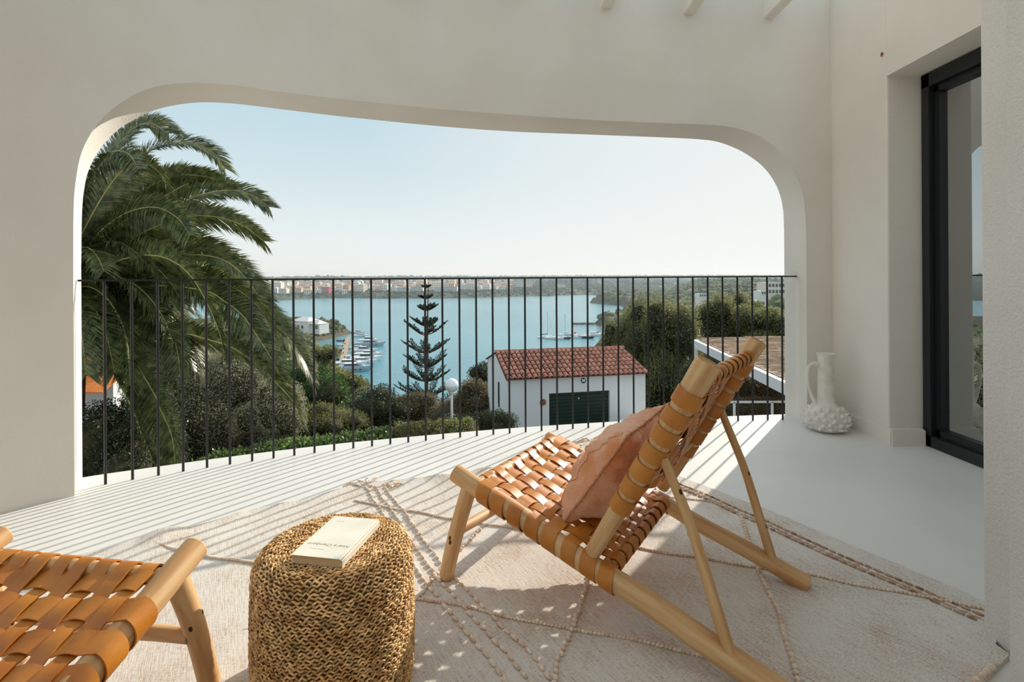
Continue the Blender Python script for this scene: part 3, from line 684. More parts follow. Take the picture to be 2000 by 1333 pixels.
# ================================================================ VASE
vs = empty('vase', (2.135, 3.49, 0)); tag(vs, 'chalky white jug vase with a spiky round body and one handle', 'vase')
mb = MB()
bp_ = [(0, .002), (.07, .0), (.085, .003), (.105, .015), (.125, .035), (.134, .060), (.132, .088), (.120, .118), (.098, .148), (.072, .172), (.057, .192), (.052, .22), (.050, .26), (.049, .34), (.047, .42), (.047, .47), (.050, .50), (.055, .515), (.058, .522), (.055, .526), (.048, .522), (.044, .50), (.042, .40)]
mb.lathe(bp_, 48)
V = [list(v) for v in mb.v]
for v in V:
    q = 1 + .03 * noise.noise(Vector(v) * 14); v[0] *= q; v[1] *= q
mb.v = [tuple(v) for v in V]; mb.build('body', M['ceramic'], vs)
def vr(z): return float(np.interp(z, [b_[1] for b_ in bp_[2:16]], [b_[0] for b_ in bp_[2:16]]))
for zi, zc in enumerate((.030, .060, .092, .124, .152)):
    n = (13, 15, 15, 13, 10)[zi]
    for k in range(n):
        a = 2 * PI * (k + .5 * (zi % 2)) / n + random.uniform(-.08, .08); z = zc + random.uniform(-.006, .006); r = vr(z)
        dz = (vr(z - .01) - vr(z + .01)) / .02; nn = Vector((math.cos(a), math.sin(a), dz)).normalized()
        p = Vector((r * math.cos(a), r * math.sin(a), z)); s_ = MB(); hgt = .021 * random.uniform(.8, 1.15)
        s_.lathe([(.020, -.004), (.0135, .003), (.008, .010), (.0035, hgt * .85), (0, hgt)], 10)
        tip = (nn + Vector((0, 0, .35))).normalized()
        s_.build('spike', M['ceramic'], vs, Matrix.Translation(p) @ tip.to_track_quat('Z', 'Y').to_matrix().to_4x4())
ha = math.atan2(.12, -1); hd = Vector((math.cos(ha), math.sin(ha), 0))
hp = crom([hd * .044 + Vector((0, 0, .445)), hd * .075 + Vector((0, 0, .452)), hd * .108 + Vector((0, 0, .425)), hd * .118 + Vector((0, 0, .37)), hd * .105 + Vector((0, 0, .29)), hd * .082 + Vector((0, 0, .22)), hd * .062 + Vector((0, 0, .178))], 26)
mb = MB(); mb.tube(hp, [.0165 - .004 * math.sin(PI * i / 25) for i in range(26)], 12); mb.build('handle', M['ceramic'], vs)
# ================================================================ OUTSIDE : land and sea
SEA = -33.0
M['sea'] = mat('sea_water', srgb(88, 148, 162), .2, srgb(104, 162, 174), .006, bump=0, spec=.5)
t = M['sea'].node_tree; b = [n for n in t.nodes if n.type == 'BSDF_PRINCIPLED'][0]
tcn = [n for n in t.nodes if n.type == 'TEX_COORD'][0]; mp = N(t, 'ShaderNodeMapping'); mp.inputs['Scale'].default_value = (.35, 1, 1); t.links.new(tcn.outputs['Object'], mp.inputs[0])
nz = N(t, 'ShaderNodeTexNoise', Scale=.45, Detail=5.0, Roughness=.6); t.links.new(mp.outputs[0], nz.inputs['Vector'])
bp = N(t, 'ShaderNodeBump', Strength=1.0, Distance=.55); t.links.new(nz.outputs[0], bp.inputs['Height']); t.links.new(bp.outputs[0], b.inputs['Normal'])
mb = MB(); mb.add([(-6000, 60, SEA), (6000, 60, SEA), (9000, 9000, SEA), (-9000, 9000, SEA)], [(0, 1, 2, 3)])
o = mb.build('sea', M['sea']); tag(o, 'calm pale turquoise bay water', kind='structure')
def sdist(X, Y, poly):
    """distance inside polygon (positive inside)"""
    inside = np.zeros(X.shape, bool); dm = np.full(X.shape, 1e9); n = len(poly)
    for i in range(n):
        x0, y0 = poly[i]; x1, y1 = poly[(i + 1) % n]
        c = ((y0 > Y) != (y1 > Y)) & (X < (x1 - x0) * (Y - y0) / (y1 - y0 + 1e-12) + x0); inside ^= c
        dx, dy = x1 - x0, y1 - y0; tt = np.clip(((X - x0) * dx + (Y - y0) * dy) / (dx * dx + dy * dy + 1e-9), 0, 1)
        dm = np.minimum(dm, np.hypot(X - x0 - tt * dx, Y - y0 - tt * dy))
    return np.where(inside, dm, -dm)
def vnoise(X, Y, s, seed=0.0):
    out = np.empty(X.shape)
    it = np.nditer([X, Y, out], op_flags=[['readonly'], ['readonly'], ['writeonly']])
    for a, b_, c in it: c[...] = noise.noise(Vector((float(a) * s, float(b_) * s, seed)))
    return out
def heightfield(name, xs, ys, hf, m_, label, kind='structure'):
    X, Y = np.meshgrid(xs, ys, indexing='ij'); Z = hf(X, Y)
    V = np.stack([X, Y, Z], -1).reshape(-1, 3); ny = len(ys)
    I = np.arange(len(xs) - 1)[:, None] * ny + np.arange(ny - 1)[None, :]
    Fc = np.stack([I, I + ny, I + ny + 1, I + 1], -1).reshape(-1, 4)
    keep = (Z[:-1, :-1] > SEA - 1.5) | (Z[1:, 1:] > SEA - 1.5); Fc = Fc[keep.reshape(-1)]
    o = link(name, np_mesh(name, V, Fc, True), m_); tag(o, label, kind=kind); return o
def wp(L): return [tuple(F(u, v, SEA).xy) for u, v in L]
HEAD = wp([(692, 651), (655, 661), (622, 667), (614, 674), (637, 683), (622, 692), (606, 702), (597, 716), (590, 735)]) + [(-62, 150), (-160, 120), (-700, 120), (-700, 330), (-240, 345), (-180, 350), (-120, 360)] + wp([(655, 645)])
RIGHT = [(30, 60), (37, 150), (46, 190)] + wp([(1212, 692), (1200, 660), (1188, 645), (1158, 633), (1180, 624), (1230, 612), (1240, 600), (1150, 592), (1154, 588.5), (1200, 583)]) + [(300, 1050), (1600, 1300), (1600, 60)]
NEAR = [(-700, 4), (-700, 130), (-60, 128), (20, 126), (34, 150), (300, 150), (300, 4)]
def near_h(X, Y):
    n = vnoise(X, Y, .06, 1.0); n2 = vnoise(X, Y, .25, 2.0)
    slope = np.interp(Y, [4, 16, 24, 32, 40, 60, 90, 122, 160], [-5.2, -5.2, -5.6, -8.0, -11.5, -18, -26, -33.2, -36])
    rightup = np.clip((X - 12) / 20, 0, 1); s2 = np.interp(Y, [4, 30, 60, 150], [-5.0, -6.5, -9, -14])
    leftup = np.clip((-X - 60) / 80, 0, 1); s3 = np.interp(Y, [4, 60, 130, 300], [-6, -14, -24, -28])
    h = slope * (1 - rightup) + s2 * rightup; h = h * (1 - leftup) + s3 * leftup
    d1 = sdist(X, Y, HEAD); h1 = np.minimum(SEA - .6 + np.clip(d1, -3, 9) * .62, SEA + 5.5) + np.clip(d1 / 40, 0, 1) * 4 + n * 1.6 + n2 * .8
    h1 = np.where(d1 > 0, h1, SEA - 3)
    d2 = sdist(X, Y, RIGHT); tip = np.clip((X - .20 * Y) / 60, 0, 1)
    cap = 5 + 7 * np.clip((Y - 350) / 350, 0, 1) + 16 * np.clip((X - .30 * Y - 5) / 50, 0, 1)
    h2 = SEA - .6 + np.minimum(np.clip(d2, -3, 400) * .8, cap) + n * 1.8 + n2 * .9; h2 = np.where(d2 > 0, h2, SEA - 3)
    hn = np.where(Y < 165, h + n * .6 * np.clip((Y - 10) / 20, 0, 1), SEA - 3)
    # the near hillside stops before the water on the right
    return np.maximum(np.maximum(hn, h1), h2)
M['scrubland'] = mat('scrub_ground', srgb(72, 74, 50), .95, srgb(96, 84, 64), .12, bump=.5, bscale=1.2, bdist=.6, detail=8)
M['rock'] = mat('shore_rock', srgb(150, 128, 102), .95, srgb(98, 84, 66), .4, bump=.8, bscale=1.5, bdist=.6, detail=8)
heightfield('hillside', np.concatenate([np.linspace(-420, -130, 40), np.linspace(-127, 140, 150), np.linspace(145, 900, 90)]), np.concatenate([np.linspace(4.5, 60, 30), np.linspace(63, 420, 120), np.linspace(426, 1250, 90)]), near_h, M['scrubland'], 'scrubby hillside and headlands sloping down to the bay')
FAR = wp([(300, 596), (480, 590.5), (530, 588), (560, 587), (600, 584.5), (650, 583), (700, 583), (735, 584), (800, 583.5), (860, 584), (940, 582), (960, 581.5), (1000, 580), (1050, 579), (1085, 579), (1100, 577.5), (1140, 576.5), (1165, 577)]) + [(1000, 1800), (3000, 2500), (3500, 5200), (-4500, 5200), (-2500, 800), (-900, 640)]
def far_h(X, Y):
    n = vnoise(X, Y, .008, 5.0); n2 = vnoise(X, Y, .03, 6.0); d = sdist(X, Y, FAR)
    h = SEA - .6 + np.interp(d, [-5, 0, 14, 30, 60, 400, 900, 1500, 2600, 5000], [-3, 0, 4, 7, 9, 20, 29, 37, 43, 44]) + n * 3.0 * np.clip(d / 60, 0, 1) + n2 * 1.6 * np.clip(d / 15, 0, 1)
    return np.where(d > -4, h, SEA - 3)
M['farland'] = mat('far_land', srgb(74, 82, 58), .95, srgb(50, 62, 42), .012, bump=.6, bscale=.05, bdist=6, detail=8)
heightfield('far_shore', np.concatenate([np.linspace(-2200, -560, 40), np.linspace(-550, 420, 170), np.linspace(440, 3300, 60)]), np.concatenate([np.linspace(620, 1300, 110), np.linspace(1320, 5000, 70)]), far_h, M['farland'], 'low far shore across the bay')
def hz(fn, x, y): return float(fn(np.array([[float(x)]]), np.array([[float(y)]]))[0, 0])
# scrub clumps : nobody could count them
def clumps(name, pts, m_, label, parent=None):
    """pts list of (x,y,z,r,h)"""
    V = []; Fc = []; n = len(BV)
    for i, (x, y, z, r, h) in enumerate(pts):
        j = 1 + .35 * rng.standard_normal((n, 1)).clip(-1, 1) * .6
        V.append(BV * j * np.array([r * rng.uniform(.8, 1.25), r * rng.uniform(.8, 1.25), h]) + np.array([x, y, z + h * .35])); Fc.append(np.array(BF) + i * n)
    o = link(name, np_mesh(name, np.vstack(V), np.vstack(Fc), False), m_, parent)
    o['kind'] = 'stuff'; tag(o, label, 'vegetation'); return o
def scatter(n, xr, yr, fn, poly, rr, dmin=3, hmin=None):
    X = rng.uniform(*xr, n); Y = rng.uniform(*yr, n); d = np.max([sdist(X, Y, p_) for p_ in poly], axis=0)
    Z = fn(X[:, None], Y[:, None])[:, 0]; out = []
    for x, y, z, dd in zip(X, Y, Z, d):
        if dd > dmin and z > SEA + 1.0:
            r = random.uniform(*rr); out.append((x, y, z, r, r * random.uniform(.6, .95)))
    return out
M['scrub'] = mat('scrub_foliage', srgb(74, 92, 50), .9, srgb(112, 112, 72), .08, island=.35, bump=.6, bscale=3, bdist=.5)
M['farscrub'] = mat('far_foliage', srgb(50, 68, 44), .95, srgb(78, 90, 60), .01, island=.3)
clumps('headland_scrub', scatter(5200, (-210, -30), (130, 350), near_h, [HEAD], (.9, 2.4), 3.5) + scatter(5000, (40, 420), (180, 900), near_h, [RIGHT], (1.5, 4), 4), M['scrub'], 'dense low scrub covering the rocky headlands')
clumps('hill_scrub', scatter(2600, (10, 260), (42, 180), near_h, [NEAR, RIGHT], (1.0, 2.6), 0) + scatter(1200, (-90, 30), (44, 118), near_h, [NEAR], (.9, 2.0), 0), M['scrub'], 'green scrub on the slope below the terrace')
clumps('far_trees', scatter(9000, (-560, 500), (860, 1500), far_h, [FAR], (1.6, 3.6), 4) + scatter(6500, (-1300, 2000), (1400, 4600), far_h, [FAR], (6, 13), 6), M['farscrub'], 'dark green trees over the far shore')
# ---------------------------------------------------------------- far town
M['house'] = mat('cream_far_walls', srgb(240, 226, 208), .9); M['house2'] = mat('white_far_walls', srgb(236, 232, 224), .9); M['house3'] = mat('ochre_far_walls', srgb(222, 190, 160), .9); M['house4'] = mat('red_far_walls', srgb(178, 62, 54), .9)
M['glassdark'] = mat('dark_far_windows', srgb(70, 84, 92), .4); M['rooft'] = mat('terracotta_roof', srgb(196, 150, 124), .9)
def house_mesh(w_, d_, h_, gable, nwx, nwz, wall):
    """windowed block, front towards -y"""
    mb = MB(); mb.box((0, 0, h_ / 2 - 4), (w_, d_, h_ + 8), m=0)
    for i in range(nwx):
        for j in range(nwz):
            x = -w_ / 2 + w_ * (i + .5) / nwx; z = h_ * (j + .5) / nwz
            mb.box((x, -d_ / 2 - .02, z), (w_ / nwx * .45, .3, h_ / nwz * .5), m=1)
    if gable:
        z = h_; mb.add([(-w_ / 2 - .3, -d_ / 2 - .3, z), (w_ / 2 + .3, -d_ / 2 - .3, z), (w_ / 2 + .3, d_ / 2 + .3, z), (-w_ / 2 - .3, d_ / 2 + .3, z), (-w_ / 2 - .3, 0, z + d_ * .22), (w_ / 2 + .3, 0, z + d_ * .22)], [(0, 1, 5, 4), (2, 3, 4, 5), (0, 4, 3), (1, 2, 5)], 2)
    else: mb.box((0, 0, h_ + .3), (w_ + .3, d_ + .3, .6), m=0); mb.box((w_ * .2, 0, h_ + 1.2), (w_ * .3, d_ * .5, 1.6), m=0)
    me = mb.mesh('house_mesh')
    for m_ in (wall, M['glassdark'], M['rooft']): me.materials.append(m_)
    return me
hm = [house_mesh(9, 9, 7, True, 3, 2, M['house']), house_mesh(13, 10, 9, False, 4, 3, M['house2']), house_mesh(10, 9, 10, True, 3, 3, M['house3']), house_mesh(18, 11, 12, False, 6, 4, M['house']), house_mesh(8, 8, 6, True, 2, 2, M['house2']), house_mesh(11, 9, 8, True, 3, 2, M['house2'])]
rt2 = random.Random(5); cnt = 0
def on_far(u, v_, Y): return P(u, v_, Y).x
rowsT = [(930, (455, 700), 3), (985, (455, 860), 2.4), (1050, (460, 1000), 2.4), (1130, (470, 1010), 2.6), (1220, (480, 1000), 3), (1320, (480, 960), 3.4)]
for Y, (u0, u1), sp in rowsT:
    u = u0
    while u < u1:
        k = rt2.randrange(6); wpx = (9, 13, 10, 18, 8, 11)[k] * 1000 / Y
        y_ = Y + rt2.uniform(-25, 25); x = (u - 1000) / 1000 * y_; dd = float(sdist(np.array([x]), np.array([y_]), FAR)[0])
        if dd > 25 and cnt < 262:
            o = bpy.data.objects.new('town_house', hm[k]); COL.objects.link(o); o.location = (x, y_, hz(far_h, x, y_)); o.rotation_euler = (0, 0, rt2.uniform(-.5, .5)); s_ = rt2.uniform(.8, 1.2); o.scale = (s_, s_, s_ * rt2.uniform(.85, 1.3))
            tag(o, ('small cream gabled house of the town across the bay', 'flat roofed white block of the town across the bay', 'tall ochre gabled house of the town across the bay', 'wide flat roofed cream block of the town across the bay', 'smallest white gabled house of the town across the bay', 'white gabled house of the town across the bay')[k], 'house', ('cream gabled', 'flat white', 'ochre gabled', 'wide cream', 'smallest white', 'white gabled')[k] + ' houses of the far town'); cnt += 1
        u += wpx + rt2.uniform(0, sp * 2)
def far_block(name, label, u0, u1, vtop, vbot, Y, wall, nx, nz_, cat='building', balc=False, d_=14):
    a = P(u0, vbot, Y); b_ = P(u1, vbot, Y); tp_ = P((u0 + u1) / 2, vtop, Y); h_ = tp_.z - a.z; w_ = b_.x - a.x
    o = empty(name, ((a.x + b_.x) / 2, Y, a.z)); tag(o, label, cat)
    mb = MB(); mb.box((0, d_ / 2, h_ / 2 - 5), (w_, d_, h_ + 10)); mb.build('walls', wall, o)
    k_ = w_ / nx; cells = [(i, j) for i in range(nx) for j in range(nz_)]
    if len(cells) <= 16:
        for i, j in cells:
            mb = MB(); mb.box((-w_ / 2 + k_ * (i + .5), -.05, h_ * (j + .5) / nz_), (k_ * .62, .3, h_ / nz_ * .5)); mb.build('window', M['glassdark'], o)
    else:
        mb = MB()
        for i, j in cells: mb.box((-w_ / 2 + k_ * (i + .5), -.05, h_ * (j + .5) / nz_), (k_ * .62, .3, h_ / nz_ * .5))
        mb.build('windows', M['glassdark'], o)['kind'] = 'stuff'
    mb = MB()
    for j in range(nz_ + 1): mb.box((0, -.5 if balc else 0, h_ * j / nz_ if j else .3), (w_ + .4, 1.6 if balc else .5, .45))
    mb.build('floor_bands', M['house2'], o)
    return o
far_block('red_building', 'red walled building in the far town left of centre', 629, 642, 561, 569, 935, M['house4'], 3, 2)
far_block('hotel', 'long pale hotel block with bands of balconies across the bay, left of the conifer', 774, 800, 562, 576, 925, M['house2'], 12, 4, balc=True)
far_block('hotel', 'taller right wing of the banded hotel touching the conifer tip', 803, 826, 560, 577, 935, M['house2'], 10, 5, balc=True)
far_block('hotel', 'long low white hotel just right of the conifer top', 848, 893, 561, 572, 950, M['house2'], 18, 3, balc=True)
far_block('apartment_block', 'pale apartment block of the far town right of centre', 990, 1022, 549, 566, 1150, M['house2'], 10, 5)
far_block('apartment_block', 'beige apartment block of the far town next to its paler neighbour', 1025, 1040, 549, 562, 1180, M['house'], 5, 4)
far_block('apartment_block', 'white block on the far shore above the sailing boats', 1086, 1104, 556, 563, 1120, M['house2'], 6, 2)
far_block('church_tower', 'slim ochre church tower over the far town', 597, 599.5, 552, 560, 1250, M['house3'], 1, 2, d_=3)
far_block('villa', 'white villa on the right hillside between the trees', 1366, 1383, 574, 581, 330, M['house2'], 4, 1, 'house', d_=8)
far_block('villa', 'long white villa with a pillared porch on the right hillside', 1470, 1493, 588, 599, 190, M['house2'], 7, 1, 'house', d_=8)
far_block('villa', 'big pinkish villa at the top of the right hillside', 1500, 1534, 552, 576, 260, M['house'], 5, 2, 'house', d_=12)
far_block('villa', 'white villa left of the big pinkish one on the right hillside', 1487, 1500, 569, 577, 240, M['house2'], 3, 1, 'house', d_=8)
# white building on the left headland
bw_ = F(600, 640, SEA + 6); c = P(598, 636, 262); o = empty('headland_house', (c.x, c.y, c.z - 1), -.5); tag(o, 'large white house with low hipped roofs on the left headland', 'house')
mb = MB(); mb.box((0, 0, .5), (12, 8, 6)); mb.box((8.5, 1, -.2), (7, 6, 5)); mb.build('walls', M['house2'], o)
mb = MB()
for cx_, w_, d_, z_ in ((0, 12.6, 8.6, 3.5), (8.5, 7.4, 6.6, 2.3)):
    mb.add([(cx_ - w_ / 2, -d_ / 2, z_), (cx_ + w_ / 2, -d_ / 2, z_), (cx_ + w_ / 2, d_ / 2, z_), (cx_ - w_ / 2, d_ / 2, z_), (cx_ - w_ * .2, 0, z_ + 1.9), (cx_ + w_ * .2, 0, z_ + 1.9)], [(0, 1, 5, 4), (1, 2, 5), (2, 3, 4, 5), (3, 0, 4)])
mb.build('roof', M['house2'], o)
for x_ in (-4, -1, 2, 8, 10): 
    mb = MB(); mb.box((x_, -4.02 if x_ < 6 else -2.02, .6), (1.4, .2, 1.6)); mb.build('window', M['glassdark'], o)
# ---------------------------------------------------------------- boats
M['hull'] = mat('white_gelcoat', srgb(236, 238, 238), .3); M['hullgrey'] = mat('grey_gelcoat', srgb(176, 190, 200), .3); M['navy'] = mat('navy_hull', srgb(38, 50, 66), .35); M['screen'] = mat('smoked_windscreen', srgb(24, 32, 42), .15); M['deck'] = mat('teak_deck', srgb(168, 150, 128), .8); M['canvas'] = mat('blue_canvas', srgb(40, 92, 140), .8); M['orange'] = mat('wood_orange', srgb(190, 120, 80), .8); M['steel'] = mat('mast_alloy', srgb(190, 196, 200), .35, metal=.6)
def hull_mb(L, B_, Hh, n=14, m=0, sheer=.35):
    mb = MB(); V = []
    for i in range(n + 1):
        t_ = i / n; x = -L / 2 + L * t_; wd = B_ / 2 * (1 - max(0, (t_ - .45) / .55) ** 2.2) * (.92 + .08 * min(1, t_ * 4)); h_ = Hh * (1 + sheer * t_ * t_); rk = .14 * L * max(0, (t_ - .6) / .4) ** 2
        for q, (yy, zz) in enumerate(((-1, 1), (-.97, .55), (-.8, .0), (-.3, -.35), (.3, -.35), (.8, 0), (.97, .55), (1, 1))):
            V.append((x - rk * (1 - max(0, zz)) * .8, yy * max(wd, .03), h_ * zz))
    mb.add(V, [(i * 8 + k, i * 8 + 8 + k, i * 8 + 9 + k, i * 8 + k + 1) for i in range(n) for k in range(7)] + [(i * 8, i * 8 + 7, i * 8 + 15, i * 8 + 8) for i in range(n)], m, False)
    mb.add(V[:8], [tuple(range(8))], m); return mb
def yacht(label, u, v, L, ang, hullm='hull', style=0, group='motor yachts moored at the pontoon'):
    p_ = F(u, v, SEA); o = empty('motor_yacht', (p_.x, p_.y, SEA), ang); tag(o, label, 'boat', group)
    B_ = L * .29; Hh = L * .105
    h = hull_mb(L, B_, Hh); h.build('hull', M[hullm], o)
    mb = MB(); mb.box((L * .02, 0, Hh * 1.10), (L * .5, B_ * .62, Hh * .5)); mb.box((-L * .32, 0, Hh * 1.03), (L * .22, B_ * .8, Hh * .16)); mb.build('deckhouse', M[hullm if hullm != 'navy' else 'hull'], o)
    mb = MB(); x0, x1 = -L * .2, L * .22; z0, z1 = Hh * 1.32, Hh * (1.95 if style else 1.75); b2 = B_ * .30
    mb.add([(x0, -b2, z0), (x1, -b2 * .8, z0), (x1 - L * .17, -b2 * .8, z1), (x0, -b2 * .9, z1), (x0, b2, z0), (x1, b2 * .8, z0), (x1 - L * .17, b2 * .8, z1), (x0, b2 * .9, z1)], [(0, 1, 2, 3), (5, 4, 7, 6), (1, 5, 6, 2), (0, 3, 7, 4)]); mb.build('windscreen', M['screen'], o)
    mb = MB(); mb.box(((x0 + x1 - L * .17) / 2, 0, z1 + .05), (x1 - L * .15 - x0, b2 * 1.95, .12))
    if style: mb.box((x0 + L * .05, 0, z1 + Hh * .35), (L * .05, b2 * 2, .12)); mb.box((x0 + L * .05, b2 * .95, z1 + Hh * .18), (.2, .1, Hh * .35)); mb.box((x0 + L * .05, -b2 * .95, z1 + Hh * .18), (.2, .1, Hh * .35))
    mb.build('hardtop', M['hull'], o)
    mb = MB()
    for i in range(6): mb.tube([(L * (.22 + .045 * i), -B_ * .36 * (1 - i * .1), Hh * 1.12), (L * (.22 + .045 * i), -B_ * .36 * (1 - i * .1), Hh * 1.55)], .03, 4)
    mb.tube([(L * .22, -B_ * .36, Hh * 1.55), (L * .45, -B_ * .18, Hh * 1.6), (L * .49, 0, Hh * 1.62)], .03, 4); mb.build('bow_rail', M['steel'], o)
    mb = MB()
    for x_ in (.08, .2): mb.box((L * x_, -B_ * .475, Hh * .55), (L * .05, .12, Hh * .22))
    mb.build('porthole', M['screen'], o)
    return o
ya = [(690, 725, 16.5, .06, 'hullgrey', 0, 'large pale grey yacht with two portholes, nearest of the marina row'), (683, 716, 15, -.03, 'hull', 0, 'sleek white yacht right behind the nearest grey one'), (708, 711, 14, .02, 'hull', 0, 'white yacht third from the near end of the marina row'), (717, 704, 14.5, .10, 'hull', 1, 'broad white yacht in the middle of the marina row'),
      (722, 696, 14, .0, 'hull', 0, 'white sports yacht with its bow farthest right in mid row'), (712, 688, 13, .05, 'hull', 1, 'white yacht with hardtop left of the dark windowed one'), (724, 676, 17, .04, 'hullgrey', 0, 'dark windowed long yacht with a black side stripe near the far end'), (722, 668, 13, .06, 'hull', 1, 'white fly bridge yacht behind the dark windowed one'), (706, 658, 10, .1, 'hull', 0, 'small white cruiser at the far end of the pontoon'), (700, 651, 9, .1, 'hull', 1, 'smallest white cruiser closest to the headland rocks'), (699, 682, 9, -.05, 'hull', 0, 'short white boat tucked close to the pontoon'), (695, 699, 9.5, .0, 'hull', 0, 'short white boat under a cover beside the pontoon'), (586, 738, 8, .6, 'hull', 0, 'white speedboat half hidden behind the palm leaves')]
for u, v, L, a, hm_, st, lb in ya: yacht(lb, u, v, L * .93, a, hm_, st)
for i, (u, v) in enumerate(((664, 667), (665, 675), (661, 685), (660, 694), (662, 703))):
    p_ = F(u, v, SEA); o = empty('dinghy', (p_.x, p_.y, SEA), PI + .1 * i); tag(o, ('white dinghy farthest up the left side of the pontoon', 'dark dinghy second from the far end of the pontoon', 'white dinghy beside the footbridge end', 'dark dinghy just nearer than the footbridge', 'white dinghy at the near end of the pontoon')[i], 'boat', 'dinghies left of the pontoon')
    hull_mb(4.6, 1.9, .6).build('hull', M['hull' if i % 2 else 'navy'], o); mb = MB(); mb.box((-2.3, 0, .7), (.5, .4, .9)); mb.build('outboard_motor', M['screen'], o)
# pontoon and footbridge
p0, p1 = F(668, 712, SEA), F(680, 661, SEA); d = (p1 - p0); L = d.length
o = empty('pontoon', (p0.x, p0.y, SEA), math.atan2(d.y, d.x)); tag(o, 'weathered wooden pontoon the yachts are moored to', 'pontoon')
mb = MB()
for i in range(12): mb.box((L * (i + .5) / 12, 0, .55), (L / 12 * .96, 2.6, .25))
mb.build('decking', M['deck'], o); mb = MB(); mb.box((L / 2, 0, .2), (L * .98, 2.8, .5)); mb.build('float', M['rock'], o)
p0, p1 = F(600, 690, SEA), F(667, 686, SEA); d = (p1 - p0); L = d.length; o = empty('footbridge', (p0.x, p0.y, SEA), math.atan2(d.y, d.x)); tag(o, 'narrow wooden footbridge from the rocks to the pontoon', 'footbridge')
mb = MB(); mb.box((L / 2, 0, 1.1), (L, 1.6, .2)); mb.build('decking', M['deck'], o)
for i in range(6):
    mb = MB(); mb.tube([(L * (i + .5) / 6, .5, -1), (L * (i + .5) / 6, .5, 1.05)], .14, 6); mb.build('post', M['deck'], o)
def sailboat(label, u, v, L, ang, mast, cover=False, hullm='hull'):
    p_ = F(u, v, SEA); o = empty('sailing_boat', (p_.x, p_.y, SEA), ang); tag(o, label, 'boat', 'boats moored in the right hand bay')
    hull_mb(L, L * .27, L * .085).build('hull', M[hullm], o); z = L * .1
    mb = MB(); mb.box((0, 0, z), (L * .4, L * .15, L * .05)); mb.build('cabin', M['hull'], o)
    if mast:
        mb = MB(); mb.tube([(L * .08, 0, 0), (L * .08, 0, mast)], .13, 6); mb.build('mast', M['steel'], o)
        mb = MB(); mb.tube([(L * .08, 0, z * 1.9), (-L * .35, 0, z * 1.8)], .28 if cover else .12, 6); mb.build('boom', M['canvas'] if cover else M['hull'], o)
        mb = MB(); mb.tube([(L * .08, 0, mast * .96), (L * .48, 0, z)], .035, 4); mb.tube([(L * .08, 0, mast * .96), (-L * .48, 0, z)], .035, 4); mb.build('stay', M['steel'], o)
    else:
        mb = MB(); mb.box((-L * .05, 0, z * 1.7), (L * .3, L * .16, L * .1)); mb.build('wheelhouse', M['orange' if cover else 'hull'], o)
for a in (('sailing boat with a blue sail cover, leftmost in the right bay', 1067, 660, 11, .5, 15, True), ('sailing boat with the tallest mast, second from left in the bay', 1084, 663, 12, -.6, 17.5, False), ('dark hulled sailing boat third from left in the bay', 1101, 662, 11, -.7, 14, False, 'navy'), ('white motor boat behind the dark hulled sailing boat', 1107, 655, 9, .2, 0, False), ('boat with an orange brown wheelhouse in the bay', 1123, 655, 9, 1.5, 0, True), ('small launch right of the orange brown wheelhouse boat', 1126, 661, 7, -.5, 0, False), ('dark hulled cruiser with white cabin in the bay', 1142, 661, 12, -.4, 9, False, 'navy'), ('long white launch at the right end of the bay moorings', 1160, 657, 12, .1, 0, False), ('second to last boat with a red brown cabin in the bay', 1166, 654, 8, .3, 0, True), ('blue hulled sailing boat just above the tiled roof', 1187, 688, 12, -.3, 15, False, 'navy')): sailboat(*a)
p0, p1 = F(1118, 634, SEA), F(1160, 633.4, SEA); mb = MB(); mb.box(((p0.x + p1.x) / 2, p0.y, SEA + .6), (p1.x - p0.x, 3, 1.2)); o = mb.build('jetty', M['rock']); tag(o, 'low stone jetty beyond the moored sailing boats', 'jetty')

# ---------------------------------------------------------------- sea haze
hm_ = bpy.data.materials.new('sea_haze'); hm_.use_nodes = True; t = hm_.node_tree; t.nodes.clear()
vsn = N(t, 'ShaderNodeVolumeScatter', Density=2.5e-4, Anisotropy=.2); vsn.inputs['Color'].default_value = (.74, .88, 1.0, 1)
t.links.new(vsn.outputs[0], N(t, 'ShaderNodeOutputMaterial').inputs['Volume'])
mb = MB(); mb.box((0, 2880, 13), (9000, 5600, 110)); o = mb.build('haze', hm_); tag(o, 'thin bluish haze over the bay', 'haze', kind='stuff')
# ================================================================ NEAR BUILDINGS
yaw = math.atan2(1.12, 5.4)
gp = P(990, 740, 19.0); GX, GY, GZ = gp.x, gp.y, gp.z      # left eaves corner of the front
gr = empty('garage', (GX, GY, -5.25), yaw); tag(gr, 'white garage with a barrel tile roof and dark green door', 'garage')
GW, GD = 5.55, 4.6; EH = GZ + 5.25 + .04; RH = EH + .60
def gbox(name, lo, hi, m_, bev=.0, par=gr): return bevel_box(name, lo, hi, m_, par, bev)
mb = MB(); dx0, dx1, dh = 1.62, 4.05, EH - .68
def wallbox(a, b_): mb.box(tuple((a[i] + b_[i]) / 2 for i in range(3)), tuple(b_[i] - a[i] for i in range(3)))
wallbox((0, 0, -.3), (dx0, .2, EH)); wallbox((dx1, 0, -.3), (GW, .2, EH)); wallbox((dx0, 0, dh), (dx1, .2, EH)); wallbox((GW - .2, .2, -.3), (GW, GD, EH)); wallbox((0, GD - .2, -.3), (GW, GD, EH))
wallbox((0, .2, -.3), (.2, 1.55, EH)); wallbox((0, 1.95, -.3), (.2, GD, EH)); wallbox((0, 1.55, -.3), (.2, 1.95, 1.15)); wallbox((0, 1.55, 2.1), (.2, 1.95, EH))
